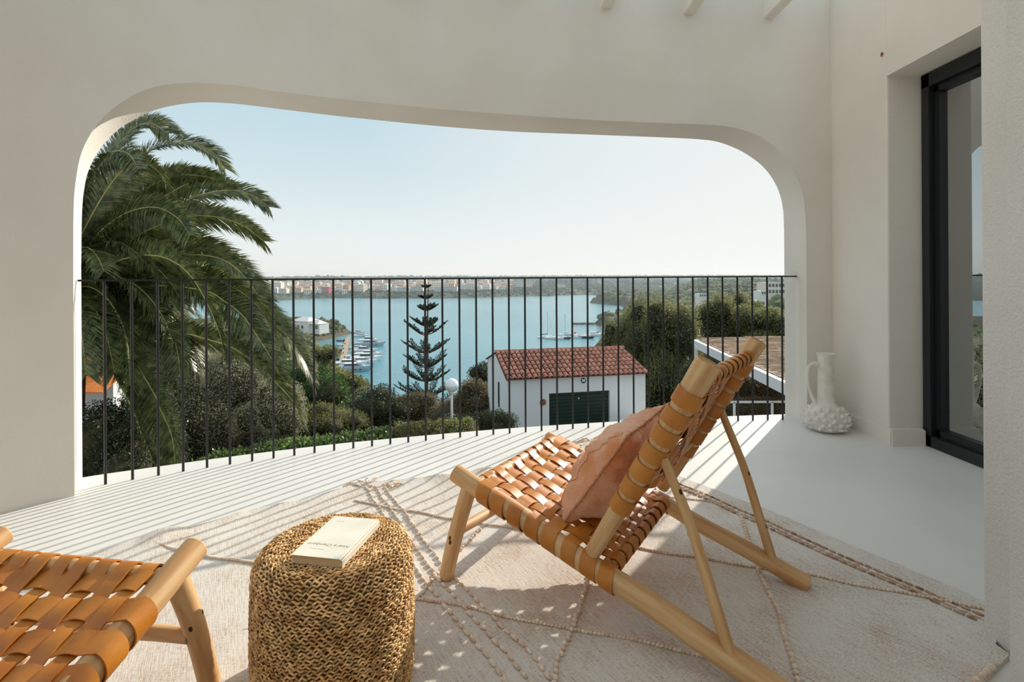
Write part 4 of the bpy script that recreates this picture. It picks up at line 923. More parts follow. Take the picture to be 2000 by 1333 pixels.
for x0 in (0, GW - .2): mb.add([(x0, 0, EH), (x0, GD, EH), (x0, GD / 2, RH - .03), (x0 + .2, 0, EH), (x0 + .2, GD, EH), (x0 + .2, GD / 2, RH - .03)], [(0, 1, 2), (4, 3, 5), (0, 2, 5, 3), (1, 4, 5, 2)])
mb.build('walls', M['concrete'], gr)
M['greendoor'] = mat('dark_green_paint', srgb(26, 50, 42), .5)
nb_ = 14
pl = MB(); pl.box((0, 0, 0), (dx1 - dx0 - .01, .03, dh / nb_ - .018)); plm = pl.mesh('door_slat'); plm.materials.append(M['greendoor'])
dr = empty('garage_door', (0, 0, 0)); dr.parent = gr; mb = MB(); mb.box(((dx0 + dx1) / 2, .16, dh / 2), (dx1 - dx0, .02, dh)); x = mb.build('door_back', M['greendoor'], dr)
for i in range(nb_):
    o = link('slat', plm, None, dr); o.location = ((dx0 + dx1) / 2, .13, dh * (i + .5) / nb_)
mb = MB(); mb.lathe([(0, .02), (.03, .015), (.035, 0)], 10); o = mb.build('door_lock', M['hull'], dr, Matrix.Translation((2.83, .11, dh - .27)) @ Matrix.Rotation(PI / 2, 4, 'X'))
mb = MB(); mb.box((.04, 1.75, 1.62), (.06, .40, .95)); mb.build('shutter', mat('brown_shutter', srgb(66, 44, 34), .7), gr)
mb = MB(); mb.box((-.02, 1.57, 1.62), (.05, .04, 1.0)); mb.build('shutter_leaf', M['greendoor'], gr)
# roof bed and tiles
M['tile'] = mat('barrel_tile', srgb(206, 148, 122), .8, srgb(152, 92, 80), 2.2, bump=.4, bscale=20, bdist=.01, detail=5)
t = M['tile'].node_tree; b_ = [n for n in t.nodes if n.type == 'BSDF_PRINCIPLED'][0]; src_ = b_.inputs['Base Color'].links[0].from_socket
hs_ = N(t, 'ShaderNodeHueSaturation'); oi_ = N(t, 'ShaderNodeObjectInfo'); rr_ = N(t, 'ShaderNodeMapRange'); rr_.inputs[3].default_value = .72; rr_.inputs[4].default_value = 1.18
t.links.new(oi_.outputs['Random'], rr_.inputs[0]); t.links.new(rr_.outputs[0], hs_.inputs['Value']); t.links.new(src_, hs_.inputs['Color']); t.links.new(hs_.outputs[0], b_.inputs['Base Color'])
M['tiledark'] = mat('pan_tile', srgb(112, 54, 46), .85)
sl_ = math.atan2(RH - EH, GD / 2); SLN = (GD / 2 + .28) / math.cos(sl_)
mb = MB(); e0 = -.28 * math.tan(sl_)
for sgn in (0, 1):
    ya_ = -.17 if sgn == 0 else GD + .26; mb.add([(-.06, ya_, EH + e0 + .0), (GW + .06, ya_, EH + e0), (GW + .06, GD / 2, RH), (-.06, GD / 2, RH), (-.06, ya_, EH + e0 + .035), (GW + .06, ya_, EH + e0 + .035), (GW + .06, GD / 2, RH + .02), (-.06, GD / 2, RH + .02)], [(0, 1, 2, 3), (7, 6, 5, 4), (0, 4, 5, 1), (0, 3, 7, 4), (1, 5, 6, 2)])
mb.build('roof_bed', M['tiledark'], gr)
def tile_mesh(L, r0, r1, n=8, th=.016):
    mb = MB(); V = []
    for (y, r) in ((0, r0), (L, r1)):
        for rr in (r, r - th):
            for k in range(n + 1):
                a = PI * k / n; V.append((rr * math.cos(a), y, rr * math.sin(a) * .82))
    m_ = n + 1; Fc = []
    for k in range(n): Fc += [(k, k + 1, 2 * m_ + k + 1, 2 * m_ + k), (m_ + k + 1, m_ + k, 3 * m_ + k, 3 * m_ + k + 1), (k + 1, k, m_ + k, m_ + k + 1)]
    mb.add(V, Fc, 0, True); me = mb.mesh('roof_tile'); me.materials.append(M['tile']); return me
ncol, nrow = 28, 7; tl = SLN / nrow; tm = tile_mesh(tl * 1.12, .088, .066); sp_ = (GW + .10) / ncol
for i in range(ncol):
    for j in range(nrow):
        o = link('roof_tile', tm, None, gr); x = -.05 + sp_ * (i + .5) + random.uniform(-.006, .006); q = j * tl
        o.location = (x, -.30 + q * math.cos(sl_), EH + e0 + .045 + q * math.sin(sl_) + .006); o.rotation_euler = (sl_ - .05, 0, random.uniform(-.02, .02))
tm2 = tile_mesh(.42, .10, .085)
for i in range(15):
    o = link('ridge_tile', tm2, None, gr); o.location = (-.06 + i * .38, GD / 2, RH + .035); o.rotation_euler = (0, .02, -PI / 2)
# vent and round parking sign
mb = MB(); mb.lathe([(.0, .02), (.075, .02), (.078, .03), (.098, .03), (.10, 0)], 24); o = mb.build('vent_ring', M['black'], gr, Matrix.Translation((2.98, 0, EH - .25)) @ Matrix.Rotation(PI / 2, 4, 'X'))
mb = MB(); mb.box((0, .02, .026), (.13, .075, .01)); mb.box((0, -.035, .026), (.12, .02, .01)); mb.build('vent_grille', M['concrete'], o)
sg = MB(); sg.lathe([(0, .012), (.085, .012), (.085, .016), (.125, .016), (.125, 0)], 28, m=0)
o = MB(); sgm = empty('parking_sign', (0, 0, 0)); sgm.parent = None
gm4 = Matrix.Translation((GX, GY, -5.25)) @ Matrix.Rotation(yaw, 4, 'Z')
sgm.matrix_world = gm4 @ Matrix.Translation((1.38, -.002, EH - .99)) @ Matrix.Rotation(PI / 2, 4, 'X'); tag(sgm, 'round orange rimmed sign with a dark blue centre on the white garage', 'sign')
mb = MB(); mb.lathe([(.080, .012), (.080, .018), (.128, .018), (.130, .0)], 32); mb.build('rim', mat('orange_enamel', srgb(206, 122, 40), .5), sgm)
mb = MB(); mb.lathe([(0, .012), (.082, .012)], 32); mb.build('disc', mat('navy_enamel', srgb(38, 44, 92), .4), sgm)
mb = MB(); mb.box((0, 0, .0145), (.19, .024, .003), rz=-PI / 4); mb.build('diagonal_bar', mat('red_brown_enamel', srgb(150, 60, 40), .5), sgm)
mb = MB(); mb.box((.028, .03, .014), (.038, .034, .003)); mb.box((-.032, -.03, .014), (.036, .03, .003)); mb.build('pale_mark', M['house2'], sgm)
# lamp post
c = P(882, 753, 14.0); lp = empty('street_lamp', (c.x, c.y, -5.2)); tag(lp, 'white globe street lamp on a slim pale post behind the hedge', 'street lamp'); zz = c.z + 5.2
M['opal'] = mat('opal_globe', srgb(240, 242, 242), .3); M['whitemetal'] = mat('white_painted_metal', srgb(226, 228, 230), .45)
mb = MB(); mb.tube([(0, 0, 0), (0, 0, zz - .19)], .035, 12); mb.build('post', M['whitemetal'], lp)
mb = MB(); R_ = .19; mb.lathe([(R_ * math.cos(a), R_ * math.sin(a)) for a in [PI / 2 * k / 10 for k in range(10, -1, -1)]][::-1] , 24, (0, 0, zz)); mb.build('globe_cap', M['opal'], lp)
mb = MB(); mb.lathe([(R_ * math.cos(a), R_ * math.sin(a)) for a in [-1.25 + 1.25 * k / 10 for k in range(11)]], 24, (0, 0, zz)); 
cg = mat('clear_globe', srgb(215, 220, 220), .1); mb.build('globe_bowl', cg, lp)
mb = MB(); mb.lathe([(.0, -.24), (.06, -.24), (.07, -.16), (.05, -.12), (0, -.12)], 16, (0, 0, zz)); mb.build('lamp_collar', M['whitemetal'], lp)
# pergola with reed roof
pg = empty('pergola', (7.5, 13, -5)); tag(pg, 'white framed pergola with a brown reed roof on the right', 'pergola')
A = P(1357, 664, 17.0); B = P(1535, 744, 10.1); AX = Vector((A.x, A.y)); BX = Vector((B.x, B.y)); zt_ = A.z
dirE = (BX - AX).normalized(); C_ = Vector((A.x + 7.0, A.y + .05)); Dd = BX + dirE * 1.5; E_ = Vector((Dd.x + 7, Dd.y))
po = Vector((7.5, 13, -5))
def beam(name, p0, p1, h_, w_, z1):
    p0 = Vector(p0); p1 = Vector(p1); d = (p1 - p0); L = d.length; ang = math.atan2(d.y, d.x); c = (p0 + p1) / 2
    mb = MB(); mb.box((0, 0, 0), (L, w_, h_)); o = mb.build(name, M['whitemetal'], pg); o.location = (c.x - po.x, c.y - po.y, z1 - h_ / 2 - po.z); o.rotation_euler = (0, 0, ang); return o
beam('beam', AX, Dd, .24, .12, zt_); beam('beam', AX, C_, .24, .12, zt_); beam('beam', C_, E_, .24, .12, zt_)
for q in (AX + dirE * .05, Dd, C_):
    mb = MB(); mb.box((q.x - po.x, q.y - po.y, (zt_ - .2 + 5.2) / 2 - .2), (.13, .13, zt_ + 5)); mb.build('post', M['whitemetal'], pg)
M['reed'] = mat('weathered_reed', srgb(212, 188, 162), .95, srgb(150, 122, 98), 3, (1, 12, 1), island=.3, bump=.6, bscale=8)
V = []; Fc = []; k = 0
for i in range(230):
    t_ = (i + random.random()) / 230; y_ = A.y + .1 + (E_.y - A.y - .1) * t_; xl = AX.x + (BX.x - AX.x) * (A.y - y_) / (A.y - BX.y) + .02 + random.uniform(0, .25)
    xx0 = xl + (random.uniform(0, 3) if i % 3 else 0); xx1 = min(xl + 7, xx0 + random.uniform(2.5, 5.5)); z = zt_ + .02 + random.uniform(0, .05); wv = random.uniform(.012, .03)
    for q in range(9):
        xa = xx0 + (xx1 - xx0) * q / 8; yy = y_ + .04 * noise.noise(Vector((xa * .8, i * .3, 2))); z2 = z + .02 * noise.noise(Vector((xa, i, 1)))
        V += [(xa - po.x, yy - wv - po.y, z2 - po.z), (xa - po.x, yy + wv - po.y, z2 - po.z + .0), (xa - po.x, yy - po.y, z2 + .03 - po.z)]
        if q: a = k - 3; Fc += [(a, a + 3, a + 5, a + 2), (a + 2, a + 5, a + 4, a + 1), (a + 1, a + 4, a + 3, a)]
        k += 3
link('reed_cover', np_mesh('reed', V, Fc), M['reed'], pg)['kind'] = 'stuff'
mb = MB(); mb.add([(AX.x - po.x + .1, AX.y - po.y, zt_ - po.z), (C_.x - po.x, C_.y - po.y, zt_ - po.z), (E_.x - po.x, E_.y - po.y, zt_ - po.z), (Dd.x - po.x + .1, Dd.y - po.y, zt_ - po.z)], [(0, 1, 2, 3)]); mb.build('reed_mat', M['reed'], pg)
# white railing on the lower terrace
rr = empty('terrace_railing', (5.6, 12.5, -3.1)); tag(rr, 'low white metal railing under the reed pergola', 'railing')
for (u0, u1) in ((1385, 1545),):
    a = P(u0, 786, 12.5); b_ = P(u1, 784, 12.5); z1 = a.z + 3.1
    mb = MB(); mb.box(((a.x + b_.x) / 2 - 5.6, 0, z1), (b_.x - a.x, .045, .045)); mb.build('top_rail', M['whitemetal'], rr)
    for u in (1390, 1434, 1508): 
        q = P(u, 786, 12.5); mb = MB(); mb.box((q.x - 5.6, 0, z1 / 2 - .25), (.045, .045, z1 + .5)); mb.build('post', M['whitemetal'], rr)
mb = MB(); mb.box((7.0, 15.5, -4.6), (6, 8, .5)); o = mb.build('lower_terrace', M['concrete']); tag(o, 'pale lower terrace under the pergola', kind='structure')
# tiled house on the far left behind the palm
A = P(120, 700, 21) + Vector((1.45, 0, 0)); lh = empty('tiled_house', (A.x, A.y, -9)); tag(lh, 'orange tiled roof of a neighbouring house at the left edge', 'house')
za = P(160, 731, 19.5).z + 9; zb = P(160, 693, 21.5).z + 9
mb = MB(); mb.box((-1.4, 1.2, za / 2 - .4), (4.6, 3, za - .3)); mb.build('walls', M['concrete'], lh)
mb = MB(); mb.add([(-4, -1.6, za), (1.75, -1.6, za), (1.75, .9, zb), (-4, .9, zb), (-4, -1.6, za - .08), (1.75, -1.6, za - .08)], [(0, 1, 2, 3), (0, 4, 5, 1)]); mb.build('roof_bed', M['tiledark'], lh)
M['otile'] = mat('orange_tile', srgb(224, 132, 62), .75, srgb(176, 88, 40), 2.5, bump=.3, bscale=20)
sl2 = math.atan2(zb - za, 2.5); tmo = tile_mesh(.42, .10, .08); tmo.materials.clear(); tmo.materials.append(M['otile'])
for i in range(20):
    for j in range(6):
        o = link('roof_tile', tmo, None, lh); o.location = (1.65 - i * .215, -1.6 + j * .40 * math.cos(sl2), za + .03 + j * .40 * math.sin(sl2)); o.rotation_euler = (sl2 - .04, 0, 0)
aw = empty('awning', (A.x + .75, A.y - 1.7, -9)); tag(aw, 'orange awning below the tiled roof at the left edge', 'awning'); z0 = P(160, 764, 18.6).z + 9
for i in range(8):
    mb = MB(); x0 = 1.5 - i * .62; mb.box((0, 0, 0), (.6, 1.05, .03)); o = mb.build('panel', mat('orange_canvas_%d' % i, srgb(236, 140, 62), .8, srgb(214, 116, 44), 1.5, (1, 8, 1)) if i == 0 else bpy.data.materials['orange_canvas_0'], aw); o.location = (x0 - .3, -.35, (za + z0) / 2 - .05); o.rotation_euler = (math.atan2(za - z0, 1.0), 0, 0)
# ================================================================ PLANTS
def leafmat(name, c1, c2, tr=.25, island=.35, rough=.5):
    return mat(name, c1, rough, c2, .9, island=island, trans=min(.5, tr * 1.9))
M['olive'] = leafmat('olive_leaves', srgb(190, 190, 160), srgb(148, 148, 118), .22); M['green'] = leafmat('green_leaves', srgb(90, 122, 56), srgb(52, 82, 36), .25, .5, .35); M['dark'] = leafmat('dark_leaves', srgb(70, 84, 52), srgb(44, 56, 34), .2, .5, .4)
M['hedge'] = leafmat('hedge_leaves', srgb(126, 150, 92), srgb(72, 94, 54), .25, .5, .3); M['willow'] = leafmat('pepper_leaves', srgb(156, 156, 106), srgb(100, 106, 70), .3, .4); M['ygreen'] = leafmat('yellow_green_leaves', srgb(150, 150, 90), srgb(108, 112, 66), .25, .4); M['brownish'] = leafmat('dry_leaves', srgb(146, 130, 100), srgb(100, 92, 68), .2, .4)
M['core'] = mat('shade_lumps', srgb(66, 62, 44), .95); M['coredark'] = mat('deep_shade_lumps', srgb(38, 38, 26), .95); M['bark'] = mat('bark', srgb(112, 92, 74), .9, srgb(72, 58, 46), 6, bump=.6, bscale=20)  # core colours: dark brown standing for the shade inside the foliage
def leaves(name, C, Nn, m_, parent, size, aspect=2.2, droop=0., hang=False):
    """C: function(n)-> (pos (n,3), outward normals)"""
    Pp, Nr = C(Nn); n = len(Pp)
    d = rng.standard_normal((n, 3)) + Nr * .6; d[:, 2] += droop
    if hang: d = rng.standard_normal((n, 3)) * .25 + np.array([0, 0, -1.0]) + Nr * .12
    d /= np.linalg.norm(d, axis=1, keepdims=True)
    r_ = rng.standard_normal((n, 3)); s_ = np.cross(d, r_); s_ /= np.linalg.norm(s_, axis=1, keepdims=True)
    L = size * rng.uniform(.7, 1.3, (n, 1)); W2 = L / aspect
    V = np.stack([Pp, Pp + d * L * .5 + s_ * W2 * .5, Pp + d * L, Pp + d * L * .5 - s_ * W2 * .5], 1).reshape(-1, 3)
    Fc = np.arange(n * 4).reshape(n, 4)
    return link(name, np_mesh(name, V, Fc), m_, parent)
def blobsurf(B, shell=(.72, 1.05), flat=False):
    """B list of (cx,cy,cz,rx,ry,rz)"""
    B = np.array(B, float); wgt = (B[:, 3] * B[:, 4] + B[:, 4] * B[:, 5]); wgt /= wgt.sum()
    def f(n):
        k = rng.choice(len(B), n, p=wgt); d = rng.standard_normal((n, 3)); d[:, 2] = np.where(d[:, 2] < -.6, -d[:, 2], d[:, 2]); d /= np.linalg.norm(d, axis=1, keepdims=True)
        q = rng.uniform(*shell, (n, 1)); return B[k, :3] + d * B[k, 3:] * q, d
    return f
def core(name, B, parent, m_, s=.8):  # solid dark lumps added inside the leaves to block light
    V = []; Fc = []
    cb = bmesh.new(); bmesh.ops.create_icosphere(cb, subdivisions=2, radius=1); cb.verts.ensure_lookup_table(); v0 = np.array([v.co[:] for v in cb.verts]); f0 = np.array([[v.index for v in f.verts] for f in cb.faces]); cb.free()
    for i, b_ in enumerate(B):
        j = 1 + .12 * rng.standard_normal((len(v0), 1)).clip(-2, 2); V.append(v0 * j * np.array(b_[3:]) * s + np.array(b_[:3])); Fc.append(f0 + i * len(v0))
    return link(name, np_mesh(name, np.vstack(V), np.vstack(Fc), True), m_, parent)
def bush(name, label, cat, u, v, Y, rad, n, size, mk, nb=9, sub=.5, ground=None, asp=2.2, seed=0, hang=False, trunk=True, spread=1.0, group=None):
    """centre at pixel (u,v) at distance Y; rad=(rx,ry,rz) metres"""
    if cat == 'tree': nb = int(nb * 2.1); sub *= .68; spread = 1.12
    c = P(u, v, Y); r_ = random.Random(seed + int(u)); gz = ground if ground is not None else c.z - rad[2] * 1.05
    o = empty(name, (c.x, c.y, gz)); tag(o, label, cat, group); B = []
    for i in range(nb):
        while True:
            d = Vector((r_.uniform(-1, 1), r_.uniform(-1, 1), r_.uniform(-.8, 1)))
            if .25 < d.length < 1: break
        k = sub * r_.uniform(.75, 1.15); B.append((d.x * rad[0] * (1 - k * .7) * spread, d.y * rad[1] * (1 - k * .7) * spread, c.z - gz + d.z * rad[2] * (1 - k * .7), rad[0] * k, rad[1] * k, rad[2] * k))
    B.append((0, 0, c.z - gz, rad[0] * .6, rad[1] * .6, rad[2] * .6))
    if trunk and cat in ('bush',):
        for i in range(5):
            a = i * 1.26; B.append((math.cos(a) * rad[0] * .5, math.sin(a) * rad[1] * .5, (c.z - gz) * .45, rad[0] * .5, rad[1] * .5, (c.z - gz) * .5))
    n = int(n * (2.3 if mk == 'olive' else 1.6))
    leaves('foliage', blobsurf(B, (.66, 1.28) if cat == 'tree' else (.70, 1.14)), n, M[mk], o, size, asp, hang=hang)
    core('shade_core', B, o, M['coredark' if cat == 'tree' else 'core'], .74)
    if trunk:
        mb = MB(); mb.tube([(0, 0, -.3), (rad[0] * .05, 0, (c.z - gz) * .5), (0, 0, c.z - gz)], [rad[0] * .09, rad[0] * .07, rad[0] * .04], 8); mb.build('trunk', M['bark'], o)
    return o
bush('olive_bush', 'big grey green olive bush behind the middle left bars', 'bush', 425, 775, 12.5, (1.65, 1.4, 1.45), 26000, .055, 'olive', 12, .45, -5.2, 3)
bush('olive_bush', 'smaller grey olive bush right of the big one above the hedge', 'bush', 530, 808, 12.2, (.75, .8, .85), 11000, .05, 'olive', 8, .5, -5.2, 3)
bush('olive_bush', 'grey olive bush low at the left above the long hedge', 'bush', 330, 850, 11.5, (1.0, .9, .9), 12000, .05, 'olive', 8, .5, -5.2, 3, seed=4)
bush('olive_bush', 'tall grey olive crown behind the palm at the left', 'bush', 360, 700, 17, (1.8, 1.4, 1.0), 13000, .07, 'olive', 9, .5, -6, 3, seed=6)
bush('shrub', 'dark green shrub between the olive bush and the small palm', 'bush', 610, 770, 18, (1.5, 1.3, 1.15), 16000, .085, 'green', 10, .45, -6.0)
bush('shrub', 'broad leaved green bush behind the olive bushes', 'bush', 510, 745, 19, (1.6, 1.4, 1.0), 14000, .09, 'green', 9, .45, -6.3, seed=2)
bush('shrub', 'feathery yellow green shrub above the hedge below the small palm', 'bush', 640, 822, 13.5, (1.15, .8, .62), 14000, .055, 'ygreen', 9, .45, -5.2, 4)
bush('shrub', 'dark rounded shrub right of the small palm', 'bush', 735, 800, 16, (1.05, .9, .75), 14000, .06, 'dark', 9, .45, -5.4)
bush('small_tree', 'loose pale green tree above the marina at the waterline', 'tree', 615, 722, 42, (2.4, 2, 2.2), 7000, .22, 'willow', 9, .4, -12, 2.5)
bush('small_tree', 'round pale green tree in front of the nearest yacht', 'tree', 660, 760, 36, (2.1, 2, 1.9), 8000, .19, 'willow', 9, .4, -12, 2.5, seed=3)
bush('shrub', 'dark pine crown left of the garage wall', 'bush', 945, 735, 27, (.75, .9, .72), 7000, .09, 'dark', 7, .5, -8)
bush('shrub', 'brown green bush left of the garage under the dark pine crown', 'bush', 925, 782, 24, (1.25, 1.1, .85), 11000, .09, 'brownish', 8, .5, -7)
bush('clipped_bush', 'dense dark clipped bush at the garage corner', 'bush', 972, 828, 14.8, (.55, .55, .55), 12000, .04, 'dark', 5, .6, -5.2)
bush('shrub', 'dry reddish shrubs at the foot of the conifer', 'bush', 800, 800, 30, (2.2, 1.2, 1.0), 11000, .10, 'brownish', 9, .45, -9.5, seed=8)
bush('shrub', 'olive green shrub right of the conifer behind the lamp', 'bush', 880, 808, 24, (1.6, 1.2, .85), 10000, .08, 'brownish', 8, .5, -7.5, seed=9)
bush('dark_shrub', 'tall dark shrub with glinting leaves at the left wall edge', 'bush', 210, 885, 9.0, (.72, .9, 1.05), 22000, .05, 'dark', 9, .5, -5.2)
bush('dark_shrub', 'dark bush under the palm beside the glinting one', 'bush', 300, 850, 10.0, (.7, .8, 1.3), 12000, .055, 'dark', 8, .5, -5.2, seed=5)
# trees at the right
def weeping(name, label, u, v, Y, rad, n, size, seed, ground, strands=260):
    o = bush(name, label, 'tree', u, v, Y, rad, n, size, 'willow', 15, .42, ground, 3.4, seed, False)
    c = P(u, v, Y); r_ = random.Random(seed)
    pts = []
    for i in range(strands):
        a = r_.uniform(0, 2 * PI); q = math.sqrt(r_.random()); x, y = math.cos(a) * rad[0] * q, math.sin(a) * rad[1] * q
        top = c.z - ground + rad[2] * math.sqrt(max(0, 1 - q * q)) * r_.uniform(.1, 1.08); L = r_.uniform(.6, 1.8) * rad[2] * .45
        for k in range(34): pts.append((x + r_.uniform(-.05, .05) * size * 8, y + r_.uniform(-.4, .4) * size, top - L * k / 34, math.cos(a), math.sin(a), 0))
    A = np.array(pts); leaves('hanging_twigs', lambda n_: (A[:, :3], A[:, 3:]), 0, M['willow'], o, size * 1.1, 4.5, hang=True)
    return o
weeping('pepper_tree', 'tall weeping pepper tree right of the garage roof', 1290, 700, 27, (2.3, 2.0, 3.5), 30000, .12, 3, -8.5, 300)
weeping('pepper_tree', 'left lower crown of the weeping trees touching the water', 1226, 690, 28, (1.35, 1.2, 2.6), 12000, .12, 5, -8.5, 150)
bush('tree', 'dense green tree behind the pergola, left of the two', 'tree', 1405, 650, 32, (2.5, 2.0, 2.2), 22000, .13, 'willow', 13, .42, -8, 2.8, seed=7)
bush('tree', 'dense green tree behind the pergola at the right reveal', 'tree', 1497, 640, 30, (2.2, 2.0, 1.6), 20000, .13, 'willow', 12, .42, -8, 2.8, seed=8)
bush('tree', 'taller thin crown rising between the two dense trees', 'tree', 1450, 618, 34, (1.3, 1.2, 2.1), 9000, .13, 'willow', 9, .4, -8, 2.8, seed=12)
bush('shrub', 'climbing ivy bush in the shade below the reed roof', 'bush', 1480, 765, 16.5, (1.6, .8, .8), 15000, .065, 'brownish', 9, .5, -5, 2)
bush('shrub', 'leafy dark bush under the left end of the reed roof', 'bush', 1395, 742, 19.0, (1.2, .9, 1.2), 12000, .07, 'dark', 9, .5, -5.3, 2)
bush('shrub', 'brown dry undergrowth behind the white railing', 'bush', 1460, 812, 14.5, (1.7, .6, .45), 14000, .05, 'brownish', 9, .5, -4.9, 2, seed=3)
# hedges
def hedge(name, label, pts, h_, w_, n, mk, size, base):
    pts = [Vector((p.x, p.y, 0)) for p in pts]; o = empty(name, (pts[0].x, pts[0].y, base)); tag(o, label, 'hedge'); B = []
    for a, b_ in zip(pts, pts[1:]):
        k = max(1, int((b_ - a).length / .28))
        for i in range(k):
            q = a + (b_ - a) * i / k - pts[0]; B.append((q.x + random.uniform(-.05, .05), q.y + random.uniform(-.05, .05), h_ - .32 + random.uniform(-.05, .05), .30, w_ * .62, .34)); B.append((q.x, q.y, h_ * .45, .3, w_ * .6, h_ * .55))
    leaves('foliage', blobsurf(B, (.8, 1.08)), n, M[mk], o, size, 1.7); core('shade_core', B, o, M['core'], .84); return o
z1 = -2.62
hedge('hedge', 'long glossy green hedge just beyond the balcony edge', [F(340, 920, z1), F(430, 890, z1), F(560, 865, z1), F(700, 848, z1), F(775, 838, z1)], 2.5, .8, 42000, 'hedge', .07, z1 - 2.5)
hedge('hedge', 'paler clipped hedge section left of the street lamp', [F(780, 832, z1), F(860, 826, z1), F(940, 818, z1)], 2.4, .8, 22000, 'ygreen', .05, z1 - 2.4)
hedge('hedge', 'dark hedge behind the street lamp reaching the garage', [F(870, 815, -2.9), F(990, 806, -2.9)], 2.3, .8, 14000, 'dark', .05, -5.2)
# agave by the tree
c = P(1292, 812, 17.5); ag = empty('agave', (c.x, c.y, c.z - .3)); tag(ag, 'spiky green agave between the garage and the trees', 'plant')
for i in range(22):
    a = i * 2.4; el = .3 + .055 * i; mb = MB(); d = Vector((math.cos(a) * math.cos(el), math.sin(a) * math.cos(el), math.sin(el))); s_ = Vector((-math.sin(a), math.cos(a), 0)); L = .5
    mb.add([d * 0 - s_ * .03, d * 0 + s_ * .03, d * L * .5 + s_ * .045, d * L, d * L * .5 - s_ * .045], [(0, 1, 2, 3, 4)]); mb.build('leaf', M['olive'], ag)
# ---------------------------------------------------------------- Norfolk pine
M['needles'] = mat('pine_needles', srgb(84, 94, 70), .7, srgb(44, 54, 38), 2, island=.4)
YP = 34.0; tb = P(834, 860, YP); tp_ = P(837, 551, YP); np_ = empty('norfolk_pine', (tb.x, tb.y, tb.z)); tag(np_, 'tall tiered Norfolk pine standing before the water', 'tree'); Ht = tp_.z - tb.z
mb = MB(); mb.tube([(0, 0, 0), (0, 0, Ht * .5), (Vector((tp_.x - tb.x, 0, Ht)))], [.16, .10, .02], 8); mb.build('trunk', M['bark'], np_)
rp_ = random.Random(21)
for vy, half, nbr, lift in ((562, 6, 5, .3), (583, 12, 6, .32), (605, 20, 7, .42), (636, 27, 8, .5), (652, 38, 5, .55), (688, 50, 8, .42), (716, 46, 9, .5), (742, 54, 10, .42), (772, 62, 10, .35), (795, 60, 9, .25), (815, 56, 9, .15)):
    z = P(836, vy, YP).z - tb.z; R_ = half * YP / 1000
    for k in range(nbr):
        a = 2 * PI * (k + rp_.random() * .6) / nbr; q = R_ * rp_.uniform(.7, 1.1); ca, sa = math.cos(a), math.sin(a); n0 = 12; pts = []
        for i in range(n0 + 1):
            t_ = i / n0; rr_ = q * t_; pts.append(Vector((ca * rr_, sa * rr_, z + lift * q * t_ ** 1.5 - .06 * q * math.sin(PI * t_))))
        mb = MB(); mb.tube(pts, [.035 * (1 - i / n0) + .008 for i in range(n0 + 1)], 5, m=0)
        B2 = []
        for i in range(int(n0 * .35), n0 + 1):
            for side in (-1, 1):
                if i == n0 and side == 1: continue
                base = pts[i]; l = (.10 + .10 * q * (1 - abs(i / n0 - .7)) + .06) * rp_.uniform(.7, 1.2)
                dd = (Vector((ca, sa, 0)) * .7 + Vector((-sa, ca, 0)) * side * .9 + Vector((0, 0, .75))).normalized()
                B2.append((base, dd, l)); 
        V0 = []
        for base, dd, l in B2:
            s1_ = dd.orthogonal().normalized(); s2_ = dd.cross(s1_)
            for w2 in range(30):
                a2 = rp_.uniform(0, 2 * PI); t2 = rp_.uniform(0, 1); st = base + dd * l * t2; o2 = (dd * .7 + (s1_ * math.cos(a2) + s2_ * math.sin(a2)) * .7) * .10; sd2 = (s1_ * math.sin(a2) - s2_ * math.cos(a2)) * .026
                V0.append((st - sd2, st + sd2, st + o2))
        for tri in V0: mb.add(tri, [(0, 1, 2)], 1)
        mb.build('branch', [M['bark'], M['needles']], np_, Matrix.Translation((0, 0, rp_.uniform(-.1, .1) * min(1, R_ * .8))) @ Matrix.Identity(4))
